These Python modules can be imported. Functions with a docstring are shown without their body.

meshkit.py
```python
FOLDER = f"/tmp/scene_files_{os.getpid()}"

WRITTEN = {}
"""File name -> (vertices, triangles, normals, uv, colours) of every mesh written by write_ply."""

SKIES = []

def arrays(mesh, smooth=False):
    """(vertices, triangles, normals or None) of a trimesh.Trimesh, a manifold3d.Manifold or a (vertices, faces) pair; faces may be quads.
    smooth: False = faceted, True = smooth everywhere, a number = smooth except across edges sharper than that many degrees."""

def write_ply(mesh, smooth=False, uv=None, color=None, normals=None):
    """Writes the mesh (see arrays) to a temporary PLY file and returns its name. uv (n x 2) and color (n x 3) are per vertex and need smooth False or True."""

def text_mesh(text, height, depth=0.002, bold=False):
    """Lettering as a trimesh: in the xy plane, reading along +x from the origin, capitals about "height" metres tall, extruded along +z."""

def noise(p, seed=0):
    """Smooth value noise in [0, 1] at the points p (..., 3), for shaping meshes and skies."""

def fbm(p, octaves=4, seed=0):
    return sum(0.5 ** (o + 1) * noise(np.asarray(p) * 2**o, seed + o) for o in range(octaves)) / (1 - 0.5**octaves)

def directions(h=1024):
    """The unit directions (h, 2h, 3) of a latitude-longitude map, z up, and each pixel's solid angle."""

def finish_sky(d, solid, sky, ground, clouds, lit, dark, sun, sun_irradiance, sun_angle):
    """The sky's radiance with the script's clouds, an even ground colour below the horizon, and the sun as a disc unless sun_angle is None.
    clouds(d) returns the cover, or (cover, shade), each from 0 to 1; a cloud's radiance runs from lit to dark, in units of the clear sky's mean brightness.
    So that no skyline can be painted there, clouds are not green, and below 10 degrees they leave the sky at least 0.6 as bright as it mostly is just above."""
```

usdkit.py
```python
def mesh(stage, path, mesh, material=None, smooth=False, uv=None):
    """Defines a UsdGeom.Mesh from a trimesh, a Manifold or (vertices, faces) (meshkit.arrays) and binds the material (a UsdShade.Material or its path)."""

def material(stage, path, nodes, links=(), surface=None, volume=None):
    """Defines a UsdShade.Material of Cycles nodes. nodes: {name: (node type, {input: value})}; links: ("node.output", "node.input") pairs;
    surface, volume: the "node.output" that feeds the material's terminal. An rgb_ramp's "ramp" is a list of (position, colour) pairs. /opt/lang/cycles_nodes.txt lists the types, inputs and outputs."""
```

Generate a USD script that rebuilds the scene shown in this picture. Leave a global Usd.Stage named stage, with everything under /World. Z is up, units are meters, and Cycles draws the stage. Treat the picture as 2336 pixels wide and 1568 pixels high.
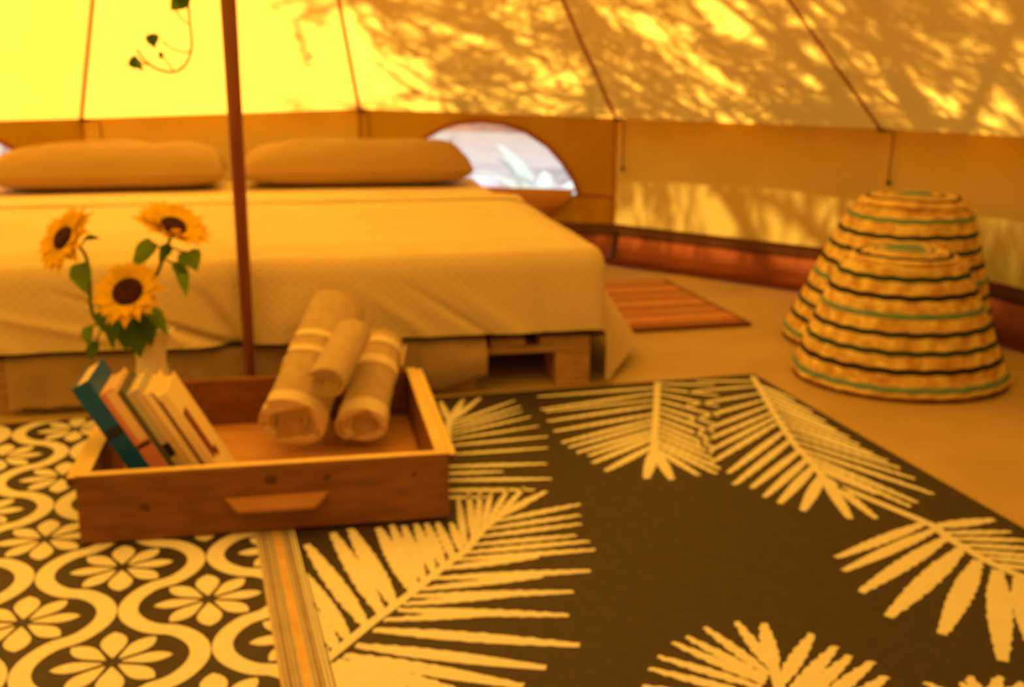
import math, random
import numpy as np, trimesh, usdkit, meshkit
import shapely
from shapely.geometry import Polygon, LineString, Point, box as sbox
from shapely.ops import unary_union
from shapely import affinity
from pxr import Usd, UsdGeom, UsdLux, UsdShade, Gf, Sdf

stage = Usd.Stage.CreateInMemory()
UsdGeom.SetStageUpAxis(stage, 'Z'); UsdGeom.SetStageMetersPerUnit(stage, 1.0)
UsdGeom.Xform.Define(stage, '/World'); UsdGeom.Scope.Define(stage, '/World/Looks')
rng = np.random.default_rng(7); random.seed(7)

# ------------------------------------------------------------------ camera, sun, sky, exposure
PXW, PXH = 2336, 1568
FPX, CAMH, PITCH, ROLL = 2500.0, .883, .2510, .0024
EXPOSURE = -0.90
SUN_AZ, SUN_EL, SUN_I = math.radians(50), math.radians(57), 10.5
SKY_COL, SKY_I = (.80, .90, 1.0), 0.50
_f = np.array([0, math.cos(PITCH), -math.sin(PITCH)]); _r = np.array([1., 0, 0]); _u = np.cross(_r, _f)
CR = _r*math.cos(ROLL)+_u*math.sin(ROLL); CU = -_r*math.sin(ROLL)+_u*math.cos(ROLL); CF = _f
EYE = np.array([0, 0, CAMH])
cam = UsdGeom.Camera.Define(stage, '/World/camera')
cam.AddTransformOp().Set(Gf.Matrix4d(*CR, 0, *CU, 0, *(-CF), 0, *EYE, 1))
cam.CreateHorizontalApertureAttr(36.0); cam.CreateVerticalApertureAttr(36.0*PXH/PXW)
cam.CreateFocalLengthAttr(36.0*FPX/PXW); cam.CreateClippingRangeAttr(Gf.Vec2f(.02, 200))
cam.CreateFStopAttr(9.8); cam.CreateFocusDistanceAttr(.6); cam.CreateExposureAttr(EXPOSURE)
SUN = np.array([math.cos(SUN_AZ)*math.cos(SUN_EL), math.sin(SUN_AZ)*math.cos(SUN_EL), math.sin(SUN_EL)])
S1 = np.array([-math.sin(SUN_AZ), math.cos(SUN_AZ), 0]); S2 = np.cross(SUN, S1)
sun = UsdLux.DistantLight.Define(stage, '/World/sun'); sun.CreateAngleAttr(.53); sun.CreateIntensityAttr(SUN_I); sun.CreateColorAttr(Gf.Vec3f(1, .95, .86)); sun.CreateNormalizeAttr(True)
_z = SUN; _x = np.cross([0, 0, 1.], _z); _x /= np.linalg.norm(_x); _y = np.cross(_z, _x)
sun.AddTransformOp().Set(Gf.Matrix4d(*_x, 0, *_y, 0, *_z, 0, 0, 0, 20, 1))
sky = UsdLux.DomeLight.Define(stage, '/World/sky'); sky.CreateIntensityAttr(SKY_I); sky.CreateColorAttr(Gf.Vec3f(*SKY_COL))

# ------------------------------------------------------------------ helpers
def ray(x, y): return CF+(x-PXW/2)/FPX*CR-(y-PXH/2)/FPX*CU
def at(x, y, z=0.):                      # the point of height z seen at pixel (x, y) of the photograph: where the thing stands
    d = ray(x, y); return EYE+d*((z-CAMH)/d[2])
used = {}
def uniq(parent, name):
    k = (parent, name); n = used.get(k, 0); used[k] = n+1
    return name if n == 0 else f'{name}_{n:03d}'
def path_of(parent): return '/World' if parent is None else str(parent.GetPath())
def thing(name, label=None, cat=None, group=None, kind=None, loc=(0, 0, 0), rotz=0.):
    x = UsdGeom.Xform.Define(stage, '/World/'+uniq('/World', name))
    x.AddTranslateOp().Set(Gf.Vec3d(*map(float, loc)))
    if rotz: x.AddRotateZOp().Set(float(rotz))
    return tag(x.GetPrim(), label, cat, group, kind)
def tag(p, label=None, cat=None, group=None, kind=None):
    for k, v in (('label', label), ('category', cat), ('group', group), ('kind', kind)):
        if v: p.SetCustomDataByKey(k, v)
    return p
def obj(name, mesh, m, parent=None, smooth=False, label=None, kind=None):
    pp = path_of(parent)
    g = usdkit.mesh(stage, pp+'/'+uniq(pp, name), mesh, M[m], smooth).GetPrim()
    if label: g.SetCustomDataByKey('label', label)
    if kind: g.SetCustomDataByKey('kind', kind)
    return g
cat_ = trimesh.util.concatenate
def tm(v, f): return trimesh.Trimesh(np.asarray(v, float), np.asarray(f, int), process=False)
def quads(v, q):
    q = np.asarray(q, int); return tm(v, np.vstack([q[:, [0, 1, 2]], q[:, [0, 2, 3]]]))
def grid(P, closed_u=False, flip=False):
    """P: (n, m, 3) -> mesh"""
    n, m = P.shape[:2]; i, j = np.meshgrid(np.arange(n-1+closed_u), np.arange(m-1), indexing='ij'); i2 = (i+1) % n
    q = np.stack([i*m+j, i2*m+j, i2*m+j+1, i*m+j+1], -1).reshape(-1, 4)
    if flip: q = q[:, ::-1]
    return quads(P.reshape(-1, 3), q)
def rbox(sx, sy, sz, r=.003, c=(0, 0, 0)):
    """box with chamfered edges, centred at c"""
    r = min(r, sx*.4, sy*.4, sz*.4); pts = []
    for a in (-1, 1):
        for b in (-1, 1):
            for d in (-1, 1):
                for k in range(3):
                    h = np.array([sx, sy, sz])/2-r; h[k] += r; pts.append(np.array([a, b, d])*h)
    m = trimesh.convex.convex_hull(np.array(pts)); m.apply_translation(c); return m
def frame(m, o, ex, ey=None, ez=None):
    ex = np.asarray(ex, float)
    ez = np.cross(ex, ey) if ez is None else np.asarray(ez, float)
    T = np.eye(4); T[:3, 0] = ex; T[:3, 1] = ey; T[:3, 2] = ez; T[:3, 3] = o
    m = m.copy(); m.apply_transform(T); return m
def tube(pts, r, n=6, closed=False, cap=True):
    p = np.asarray(pts, float); k = len(p)
    t = (np.roll(p, -1, 0)-np.roll(p, 1, 0)) if closed else np.gradient(p, axis=0)
    t /= np.linalg.norm(t, axis=1, keepdims=True)+1e-12
    ref = np.array([0, 0, 1.]) if np.mean(np.abs(t[:, 2])) < .75 else np.array([1., .3, 0])
    a = np.cross(t, ref); a /= np.linalg.norm(a, axis=1, keepdims=True)+1e-12; b = np.cross(t, a)
    ang = np.arange(n)*2*np.pi/n; rr = np.broadcast_to(np.asarray(r, float), (k,))
    P = p[:, None]+rr[:, None, None]*(np.cos(ang)[None, :, None]*a[:, None]+np.sin(ang)[None, :, None]*b[:, None])
    i, j = np.meshgrid(np.arange(k-1+closed), np.arange(n), indexing='ij'); i2 = (i+1) % k; j2 = (j+1) % n
    q = np.stack([i*n+j, i*n+j2, i2*n+j2, i2*n+j], -1).reshape(-1, 4)
    m = quads(P.reshape(-1, 3), q)
    if cap and not closed:
        v = np.vstack([m.vertices, p[:1], p[-1:]]); c0, c1 = len(v)-2, len(v)-1
        f = [[c0, (j+1) % n, j] for j in range(n)]+[[c1, (k-1)*n+j, (k-1)*n+(j+1) % n] for j in range(n)]
        m = tm(v, np.vstack([m.faces, f]))
    return m
def lathe(prof, n=32, c=(0, 0, 0)):
    a = np.arange(n)*2*np.pi/n; prof = np.asarray(prof, float)
    P = np.stack([np.outer(np.cos(a), prof[:, 0]), np.outer(np.sin(a), prof[:, 0]), np.tile(prof[:, 1], (n, 1))], -1)+np.asarray(c)
    return grid(P, closed_u=True)
def spline(pts, n=24):
    p = np.asarray(pts, float); k = len(p); t = np.r_[0, np.cumsum(np.linalg.norm(np.diff(p, axis=0), axis=1))]
    from scipy.interpolate import CubicSpline, interp1d
    s = np.linspace(0, t[-1], n); return CubicSpline(t, p)(s) if k > 2 else interp1d(t, p, axis=0)(s)
def polys(g):
    g = getattr(g, 'geoms', [g]); return [q for q in g if q.geom_type == 'Polygon' and q.area > 1e-9]
def extrude(shape, h, z=0.):
    ms = [trimesh.creation.extrude_polygon(q, h, engine='earcut') for q in polys(shape)]
    m = cat_(ms); m.apply_translation([0, 0, z]); return m
def N(p, s, seed=0, o=3): return meshkit.fbm(np.asarray(p)*s, o, seed)-.5
def unit(v): v = np.asarray(v, float); return v/np.linalg.norm(v)

# ------------------------------------------------------------------ materials
M = {}
def mat(name, c1, c2=None, scale=6., rough=.7, stretch=(1, 1, 1), rot=0., bump=0., bscale=60., detail=4, spec=.3, extra=None, sheen=0., ramp=(.35, .65)):
    nodes = {'g': ('geometry', {}), 'p': ('principled_bsdf', {'roughness': rough, 'specular_ior_level': spec})}
    links = []
    nodes['m'] = ('mapping', {'rotation': (0, 0, rot), 'scale': stretch}); links.append(('g.position', 'm.vector'))
    if c2 is None: nodes['p'][1]['base_color'] = c1
    else:
        nodes['n'] = ('noise_texture', {'scale': scale, 'detail': float(detail)}); nodes['r'] = ('rgb_ramp', {'ramp': [(ramp[0], c1), (ramp[1], c2)]})
        links += [('m.vector', 'n.vector'), ('n.fac', 'r.fac'), ('r.color', 'p.base_color')]
    if bump:
        nodes['nb'] = ('noise_texture', {'scale': bscale, 'detail': 3.}); nodes['b'] = ('bump', {'strength': bump, 'distance': .004})
        links += [('m.vector', 'nb.vector'), ('nb.fac', 'b.height'), ('b.normal', 'p.normal')]
    if sheen: nodes['p'][1]['sheen_weight'] = sheen
    M[name] = usdkit.material(stage, '/World/Looks/'+name, nodes, links, surface='p.BSDF'); return M[name]
def cloth(name, refl, trans, var=.12, scale=3., weave=500.):
    nodes = {'g': ('geometry', {}), 'n': ('noise_texture', {'scale': scale, 'detail': 5.}), 'r': ('rgb_ramp', {'ramp': [(.3, (1-var,)*3), (.7, (1, 1, 1))]}),
             'nb': ('noise_texture', {'scale': weave, 'detail': 2.}), 'b': ('bump', {'strength': .12, 'distance': .002}),
             'c1': ('mix', {'mix_type': 'multiply', 'fac': 1., 'color2': refl}), 'c2': ('mix', {'mix_type': 'multiply', 'fac': 1., 'color2': trans}),
             'd': ('diffuse_bsdf', {}), 't': ('translucent_bsdf', {}), 'a': ('add_closure', {})}
    links = [('g.position', 'n.vector'), ('n.fac', 'r.fac'), ('r.color', 'c1.color1'), ('r.color', 'c2.color1'), ('g.position', 'nb.vector'), ('nb.fac', 'b.height'),
             ('c1.color', 'd.color'), ('c2.color', 't.color'), ('b.normal', 'd.normal'), ('b.normal', 't.normal'), ('d.BSDF', 'a.closure1'), ('t.BSDF', 'a.closure2')]
    M[name] = usdkit.material(stage, '/World/Looks/'+name, nodes, links, surface='a.closure')
cloth('canvas_roof', (.44, .255, .026), (.42, .203, .021))
cloth('canvas_wall', (.41, .26, .012), (.18, .098, .010))
cloth('wall_tape', (.30, .16, .012), (.20, .10, .007))
cloth('canvas_seam', (.30, .12, .03), (.16, .045, .004))
cloth('canvas_flap', (.40, .20, .05), (.24, .08, .008))
cloth('porch_canvas', (.30, .17, .02), (.10, .04, .004))
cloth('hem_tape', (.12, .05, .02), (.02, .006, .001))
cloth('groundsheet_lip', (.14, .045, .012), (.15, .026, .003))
cloth('leaf_green', (.05, .10, .015), (.05, .11, .01), .3, 9.)
cloth('leaf_light', (.09, .16, .02), (.10, .20, .015), .25, 9.)
cloth('tree_leaf', (.05, .09, .03), (.06, .11, .03), .3, 4.)
cloth('outdoor_leaf', (.42, .52, .42), (.25, .33, .2), .3, 4.)
cloth('petal', (.74, .50, .010), (.22, .14, .002), .25, 30.)
mat('groundsheet', (.50, .38, .18), (.60, .46, .22), 3., .45, bump=.15, bscale=14, spec=.35)
mat('pole_wood', (.16, .045, .03), (.23, .065, .04), 5., .25, stretch=(8, 8, .6), spec=.5)
mat('pole_tip', (.30, .06, .03), None, rough=.4)
mat('cover', (.68, .60, .40), (.76, .66, .45), 3., .85, bump=.25, bscale=170, sheen=.1)
def waffle(name, base, period, strength):
    p = '/World/Looks/'+name; k = 2*math.pi/period
    nodes = {'g': ('geometry', {}), 's': ('separate_xyz', {}), 'ad': ('math', {'math_type': 'add'}), 'ae': ('math', {'math_type': 'add'}), 'sb': ('math', {'math_type': 'subtract'}),
             'k1': ('math', {'math_type': 'multiply', 'value2': k}), 'k2': ('math', {'math_type': 'multiply', 'value2': k}), 's1': ('math', {'math_type': 'sine'}), 's2': ('math', {'math_type': 'sine'}),
             'mm': ('math', {'math_type': 'multiply'}), 'b': ('bump', {'strength': strength, 'distance': .004}), 'n': ('noise_texture', {'scale': 3., 'detail': 4.}), 'r': ('rgb_ramp', {'ramp': [(.35, base[0]), (.65, base[1])]}),
             'r2': ('map_range', {'from_min': -1., 'from_max': 1., 'to_min': .955, 'to_max': 1.02}), 'mx': ('mix', {'mix_type': 'multiply', 'fac': 1.}), 'p': ('principled_bsdf', {'roughness': .85, 'sheen_weight': .1, 'specular_ior_level': .2})}
    links = [('g.position', 's.vector'), ('s.z', 'ad.value1'), ('s.y', 'ad.value2'), ('ad.value', 'ae.value1'), ('s.x', 'ae.value2'), ('s.x', 'sb.value1'), ('ad.value', 'sb.value2'), ('s.x', 'k1.value1'), ('ad.value', 'k2.value1'), ('k1.value', 's1.value1'), ('k2.value', 's2.value1'),
             ('s1.value', 'mm.value1'), ('s2.value', 'mm.value2'), ('mm.value', 'b.height'), ('b.normal', 'p.normal'), ('g.position', 'n.vector'), ('n.fac', 'r.fac'), ('mm.value', 'r2.value'), ('r.color', 'mx.color1'), ('r2.result', 'mx.color2'), ('mx.color', 'p.base_color')]
    M[name] = usdkit.material(stage, p, nodes, links, surface='p.BSDF')
waffle('cover', ((.66, .56, .35), (.74, .63, .40)), .030, .14)
mat('sheet', (.84, .70, .46), (.88, .74, .50), 2., .8, bump=.1, bscale=200)
mat('pillow_cloth', (.36, .24, .095), (.40, .27, .11), 2., .8, bump=.1, bscale=200)
mat('valance', (.34, .24, .16), (.42, .30, .20), 12., .9, bump=.4, bscale=150)
mat('pallet_wood', (.38, .22, .12), (.52, .33, .19), 5., .75, stretch=(1.5, 12, 12), rot=-.183, bump=.3, bscale=25)
mat('drawer_dark', (.17, .068, .024), (.26, .11, .042), 4., .55, stretch=(2, 12, 14), rot=-.188, bump=.25, bscale=20, ramp=(.3, .7))
mat('drawer_light', (.76, .58, .23), (.84, .66, .28), 4., .5, stretch=(9, 2, 12), rot=-.188, bump=.2, bscale=20)
mat('drawer_floor', (.55, .28, .10), (.66, .35, .13), 4., .5, stretch=(2, 12, 12), rot=-.188)
mat('handle_wood', (.34, .16, .05), (.42, .21, .07), 5., .5, stretch=(2, 12, 12), rot=-.188)
mat('knot', (.10, .04, .02), None, rough=.6)
mat('towel', (.46, .34, .18), (.54, .40, .22), 40., .95, bump=.8, bscale=260, sheen=.3)
mat('towel_stripe', (.74, .62, .42), (.80, .67, .46), 40., .9, bump=.5, bscale=260)
mat('paper', (.80, .66, .46), (.72, .58, .40), 30., .8, stretch=(30, 30, 3))
for nm, c in (('teal', (.002, .085, .42)), ('pink', (.58, .22, .20)), ('cream', (.72, .55, .36)), ('charcoal', (.09, .085, .08)), ('grey_green', (.42, .40, .30)),
              ('tan', (.62, .46, .30)), ('ivory', (.80, .66, .42)), ('maroon', (.16, .04, .03)), ('black', (.012, .012, .015)), ('print_brown', (.15, .05, .03))):
    mat('book_'+nm, tuple(min(.9, q*1.15) for q in c), rough=.45, spec=.4)
mat('vase_white', (.80, .76, .68), (.70, .64, .55), 8., .35, spec=.5)
mat('stem', (.07, .11, .02), None, rough=.6)
mat('vine_stem', (.42, .26, .07), None, rough=.6)
mat('seed_disc', (.028, .006, .003), (.06, .014, .006), 120., .9, bump=.8, bscale=300)
mat('rug_dark', (.052, .040, .034), (.064, .050, .043), 40., .55, bump=.4, bscale=260, spec=.25)
mat('rug_light', (.83, .86, .74), (.87, .90, .80), 40., .6, bump=.3, bscale=260, spec=.25)
mat('rug_orange', (.66, .42, .16), (.74, .55, .26), 25., .6, bump=.3, bscale=260)
mat('rug_stripe', (.50, .44, .33), (.60, .53, .40), 40., .6)
mat('rug_grey', (.26, .24, .20), None, rough=.6)
mat('rope_tan', (.95, .80, .32), (.60, .36, .12), 26., .85, bump=.5, bscale=120)
mat('rope_black', (.025, .02, .018), None, rough=.8, bump=.5, bscale=120)
mat('rope_navy', (.03, .045, .07), None, rough=.8, bump=.5, bscale=120)
mat('rope_green', (.03, .07, .065), None, rough=.8, bump=.5, bscale=120)
mat('rope_teal', (.14, .30, .27), (.20, .34, .26), 30., rough=.8, bump=.5, bscale=120)
mat('rope_brown', (.16, .06, .03), None, rough=.85, bump=.5, bscale=120)
mat('slat_wood_dark', (.34, .12, .04), (.42, .16, .06), 6., .45, stretch=(2, 14, 14), rot=-.2)
mat('slat_wood', (.56, .25, .09), (.70, .34, .13), 6., .45, stretch=(2, 14, 14), rot=-.2)
mat('slat_edge', (.16, .05, .02), None, rough=.5)
mat('cord', (.16, .075, .03), None, rough=.8)
mat('cord_dark', (.05, .025, .015), None, rough=.8)
mat('terracotta', (.45, .18, .09), (.5, .22, .11), 6., .8)
mat('bark', (.10, .075, .055), (.16, .12, .09), 9., .9, stretch=(4, 4, 1), bump=.6, bscale=20)
mat('soil', (.17, .14, .10), (.24, .21, .15), 2., .95, bump=.5, bscale=10)
mat('bed_foam', (.55, .42, .3), None, rough=.9)
M['window_mesh'] = usdkit.material(stage, '/World/Looks/window_mesh', {'t': ('transparent_bsdf', {'color': (.93, .95, 1)}), 'l': ('translucent_bsdf', {'color': (.62, .66, .95)}), 'd': ('diffuse_bsdf', {'color': (.2, .2, .3)}),
    'a': ('add_closure', {}), 'x': ('mix_closure', {'fac': .42})}, [('l.BSDF', 'a.closure1'), ('d.BSDF', 'a.closure2'), ('t.BSDF', 'x.closure1'), ('a.closure', 'x.closure2')], surface='x.closure')

# ------------------------------------------------------------------ the tent: floor, walls, roof, windows
PX, PY, R, APEX, EAVE, LIP = -.68, 2.739, 2.575, 2.695, .644, .159
POLE = np.array([PX, PY, 0.])
NP = 13
ANG = [math.radians(118.98-k*360/NP) for k in range(NP)]
for k, a in ((0, 118.98), (1, 91.04), (2, 63.56), (3, 35.94)): ANG[k] = math.radians(a)
EZ = [EAVE]*NP; EZ[0], EZ[1], EZ[2], EZ[3], EZ[4], EZ[NP-1] = .636, .668, .641, .643, .66, .642
CORN = [np.array([PX+R*math.cos(a), PY+R*math.sin(a), 0.]) for a in ANG]
APX = np.array([PX, PY, APEX])
def side(k): return CORN[k % NP], CORN[(k+1) % NP], EZ[k % NP], EZ[(k+1) % NP]
DOOR = (6, 7)                            # the two panels that meet at the doorway, behind the camera
wall_of = {}
walls = {}
for nm, lab in (('wall_back', None), ('wall_right', None), ('wall_left', None), ('wall_front', None)):
    walls[nm] = thing(nm, kind='structure')
for k in range(NP): wall_of[k] = 'wall_back' if k in (0, 1, 2) else 'wall_right' if k in (3, 4, 5) else 'wall_front' if k in (6, 7) else 'wall_left'

floor = thing('floor', kind='structure')
ring = np.array([c[:2]+(POLE[:2]-c[:2])/R*.10 for c in CORN])
m = extrude(Polygon(ring), .004, -.004)
m = m.subdivide_to_size(.12) if hasattr(m, 'subdivide_to_size') else m
v = np.array(m.vertices); top = v[:, 2] > -.002
rad = np.hypot(v[:, 0]-PX, v[:, 1]-PY); edge = np.clip((rad-1.95)/.45, 0, 1)
v[top, 2] += -.004*edge[top]*0+.012*edge[top]*np.clip(N(np.c_[v[top, :2], v[top, 0]*0], 4., 3), -.2, .5)
obj('groundsheet', tm(v, m.faces), 'groundsheet', floor, smooth=30)
def inward(c, d): return c+np.r_[(POLE[:2]-c[:2])/R*d, 0]
for k in range(NP):
    if k in DOOR: continue
    a, b, _, _ = side(k)
    n = 16; t = np.linspace(0, 1, n)
    prof = [(.0, LIP-.03), (.004, .09), (.014, .055), (.035, .024), (.08, .010), (.17, .0075)]
    P = np.array([[(inward(a, d)*(1-s)+inward(b, d)*s)+[0, 0, z+(.010*N([[s*6+k, z*20, 1]], 1., 5)[0] if 0 < i < 5 else 0)] for i, (d, z) in enumerate(prof)] for s in t])
    obj('sheet_lip', grid(P), 'groundsheet_lip', floor, smooth=40)
    P = np.array([[(inward(a, d)*(1-s)+inward(b, d)*s)+[0, 0, z] for d, z in ((-.004, LIP+.004), (.006, LIP+.002), (.012, LIP-.044), (.006, LIP-.052))] for s in t])
    obj('hem_strip', grid(P), 'hem_tape', walls[wall_of[k]], smooth=40)

def wall_grid(k, amp=.006):
    a, b, za, zb = side(k); n, mz = 24, 14; P = np.zeros((n, mz, 3)); nrm = unit(np.r_[(POLE-(a+b)/2)[:2], 0])
    for i, s in enumerate(np.linspace(0, 1, n)):
        for j, q in enumerate(np.linspace(0, 1, mz)):
            z = LIP+(za*(1-s)+zb*s-LIP)*q
            w = math.sin(math.pi*s)*math.sin(math.pi*q)
            P[i, j] = a*(1-s)+b*s+[0, 0, z]+nrm*w*(amp*4*N([[s*2.2+k*7+q*1.5, q*1.2-s*1.2, 3.]], 1.3, 8, 2)[0])
    return grid(P)
def arc_window(k, pts, slo):
    """half-moon in wall panel k; pts: the outline in (along, height)"""
    a, b, za, zb = side(k); L = np.linalg.norm(b-a); d = (b-a)/L; inw = unit(np.cross(d, [0, 0, 1.])); inw = inw if inw@(POLE-a) > 0 else -inw
    return a, d, inw, L, Polygon([(0, LIP), (L, LIP), (L, zb), (0, za)]), Polygon(pts)
def place2d(m, a, d, inw):
    v = np.array(m.vertices); return tm(a+np.outer(v[:, 0], d)+np.outer(v[:, 1], [0, 0, 1])+np.outer(v[:, 2], inw), m.faces)
ARC = [(0.596-.475+.0, .285), (.14, .335), (.20, .428), (.272, .502), (.334, .5455), (.41, .586), (.483, .610), (.592, .6215), (.701, .612), (.807, .578), (.915, .510), (.985, .4355), (1.038, .3545), (1.061, .292)]
def window(k, pts, sill):
    w = thing('window_'+str(1 if k == 1 else 2), kind='structure')
    a, d, inw, L, wall, hole = arc_window(k, pts, sill)
    obj('wall_panel', place2d(extrude(wall.difference(hole), .0012), a, d, inw), 'canvas_wall', walls[wall_of[k]])
    obj('mesh_pane', place2d(extrude(hole.buffer(.004), .0008, .0016), a, d, inw), 'window_mesh', w)
    line = LineString(pts); obj('zip_trim', place2d(extrude(line.buffer(.010), .006, .0028), a, d, inw), 'canvas_seam', w)
    # the rolled-down cover, hanging as a flap below the sill
    x0, x1 = pts[0][0], pts[-1][0]-.012
    P = np.zeros((22, 9, 3))
    for i, s in enumerate(np.linspace(0, 1, 22)):
        for j, q in enumerate(np.linspace(0, 1, 9)):
            xx = x0+(x1-x0)*s; low = sill-.165+.05*max(0, (s-.84)/.16)
            if s > .84: xx = xx-.09*q*(s-.84)/.16
            z = sill*(1-q)+low*q
            P[i, j] = a+d*xx+[0, 0, z]+inw*(.012+.030*math.sin(math.pi*min(1, q*1.1))+.012*N([[s*5, q*3, k]], 1., 4, 2)[0])
    obj('window_flap', grid(P), 'canvas_flap', w, smooth=True)
    return w
window(1, ARC, .318)
LA = np.linalg.norm(CORN[0]-CORN[NP-1])
window(NP-1, [(x+.012, z+.008) for x, z in ARC], .326)
for k in range(NP):
    if k in (1, NP-1) or k in DOOR: continue
    obj('wall_panel', wall_grid(k), 'canvas_wall', walls[wall_of[k]], smooth=True)
# wall seams at every corner
for k in range(NP):
    if k in (3, 7): continue
    c = inward(CORN[k], .004); tang = np.array([-math.sin(ANG[k]), math.cos(ANG[k]), 0])
    P = np.array([[c+tang*s*.009+[0, 0, z] for s in (-1, 1)] for z in np.linspace(LIP, EZ[k], 6)])
    obj('wall_seam', grid(P), 'wall_tape', walls[wall_of[k]])
a, b, _, _ = side(1); d1 = unit(b-a)
P = np.array([[a+d1*s+[0, 0, z-.016*(s-1.)]+np.r_[unit((POLE-(a+b)/2)[:2])*.006, 0] for z in (.285, .297)] for s in np.linspace(1.045, 1.222, 6)])
obj('wall_seam', grid(P), 'canvas_seam', walls['wall_back'])
c = inward(CORN[2], .02); tang = np.array([-math.sin(ANG[2]), math.cos(ANG[2]), 0])
P = np.array([[c+inward(np.zeros(3)+POLE*0, 0)*0+tang*(s*.013-.025)+np.r_[unit((POLE-CORN[2])[:2])*dd, 0]+[0, 0, z] for s in (-1, 1)] for z, dd in ((.135, .0), (.09, .01), (.045, .03), (.012, .06))])
obj('peg_strap', grid(P), 'cord_dark', walls['wall_back'])

# roof: panels, seam tapes, overhanging eave
ceiling = thing('ceiling', kind='structure')
seamc = (CORN[7]+[0, 0, EAVE])
dlat = np.array([-math.sin(ANG[7]), math.cos(ANG[7]), 0])
for k in range(NP):
    a, b, za, zb = side(k); A = a+[0, 0, za]; B = b+[0, 0, zb]
    if k in DOOR:                        # cut back along the open doorway, an upright triangle of an opening
        corner, other = (B, A) if k == 6 else (A, B)
        e = corner+(other-corner)*.70; tpt = corner+(APX-corner)*.42
        V = [e, other, APX, tpt]; m = tm(V, [[0, 1, 2], [0, 2, 3]]); obj('roof_panel', m.subdivide(), 'canvas_roof', ceiling)
        ga, gb = (e, other); g0, g1 = np.r_[ga[:2], LIP*0], np.r_[gb[:2], 0]
        obj('wall_panel', tm([g0, g1, gb, ga], [[0, 1, 2], [0, 2, 3]]), 'canvas_wall', walls['wall_front'])
        continue
    n, mz = 20, 26; P = np.zeros((n, mz, 3)); nrm = unit(np.cross(B-A, APX-A)); nrm = nrm*np.sign(-nrm[2])
    for i, s in enumerate(np.linspace(0, 1, n)):
        for j, q in enumerate(np.linspace(0, .985, mz)):
            base = (A*(1-s)+B*s)*(1-q)+APX*q
            P[i, j] = base+nrm*(.022*math.sin(math.pi*s)*(1-q)*min(1, q*6)+.010*N([[s*2+k*3, q*5, 2]], 1.2, 6, 2)[0]*math.sin(math.pi*s)*min(1, q*8))
    obj('roof_panel', grid(P), 'canvas_roof', ceiling, smooth=True)
    drop = .122; out = []
    for s in np.linspace(0, 1, 14):
        p = A*(1-s)+B*s; o = unit(np.r_[(p-POLE)[:2], 0]); sc = drop*(1-.10*math.sin(math.pi*s)); out.append([p, p+o*sc*.5+[0, 0, -.42*sc], p+o*sc+[0, 0, -.85*sc]])
    obj('eave_flap', grid(np.array(out)), 'canvas_flap', ceiling)
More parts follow.
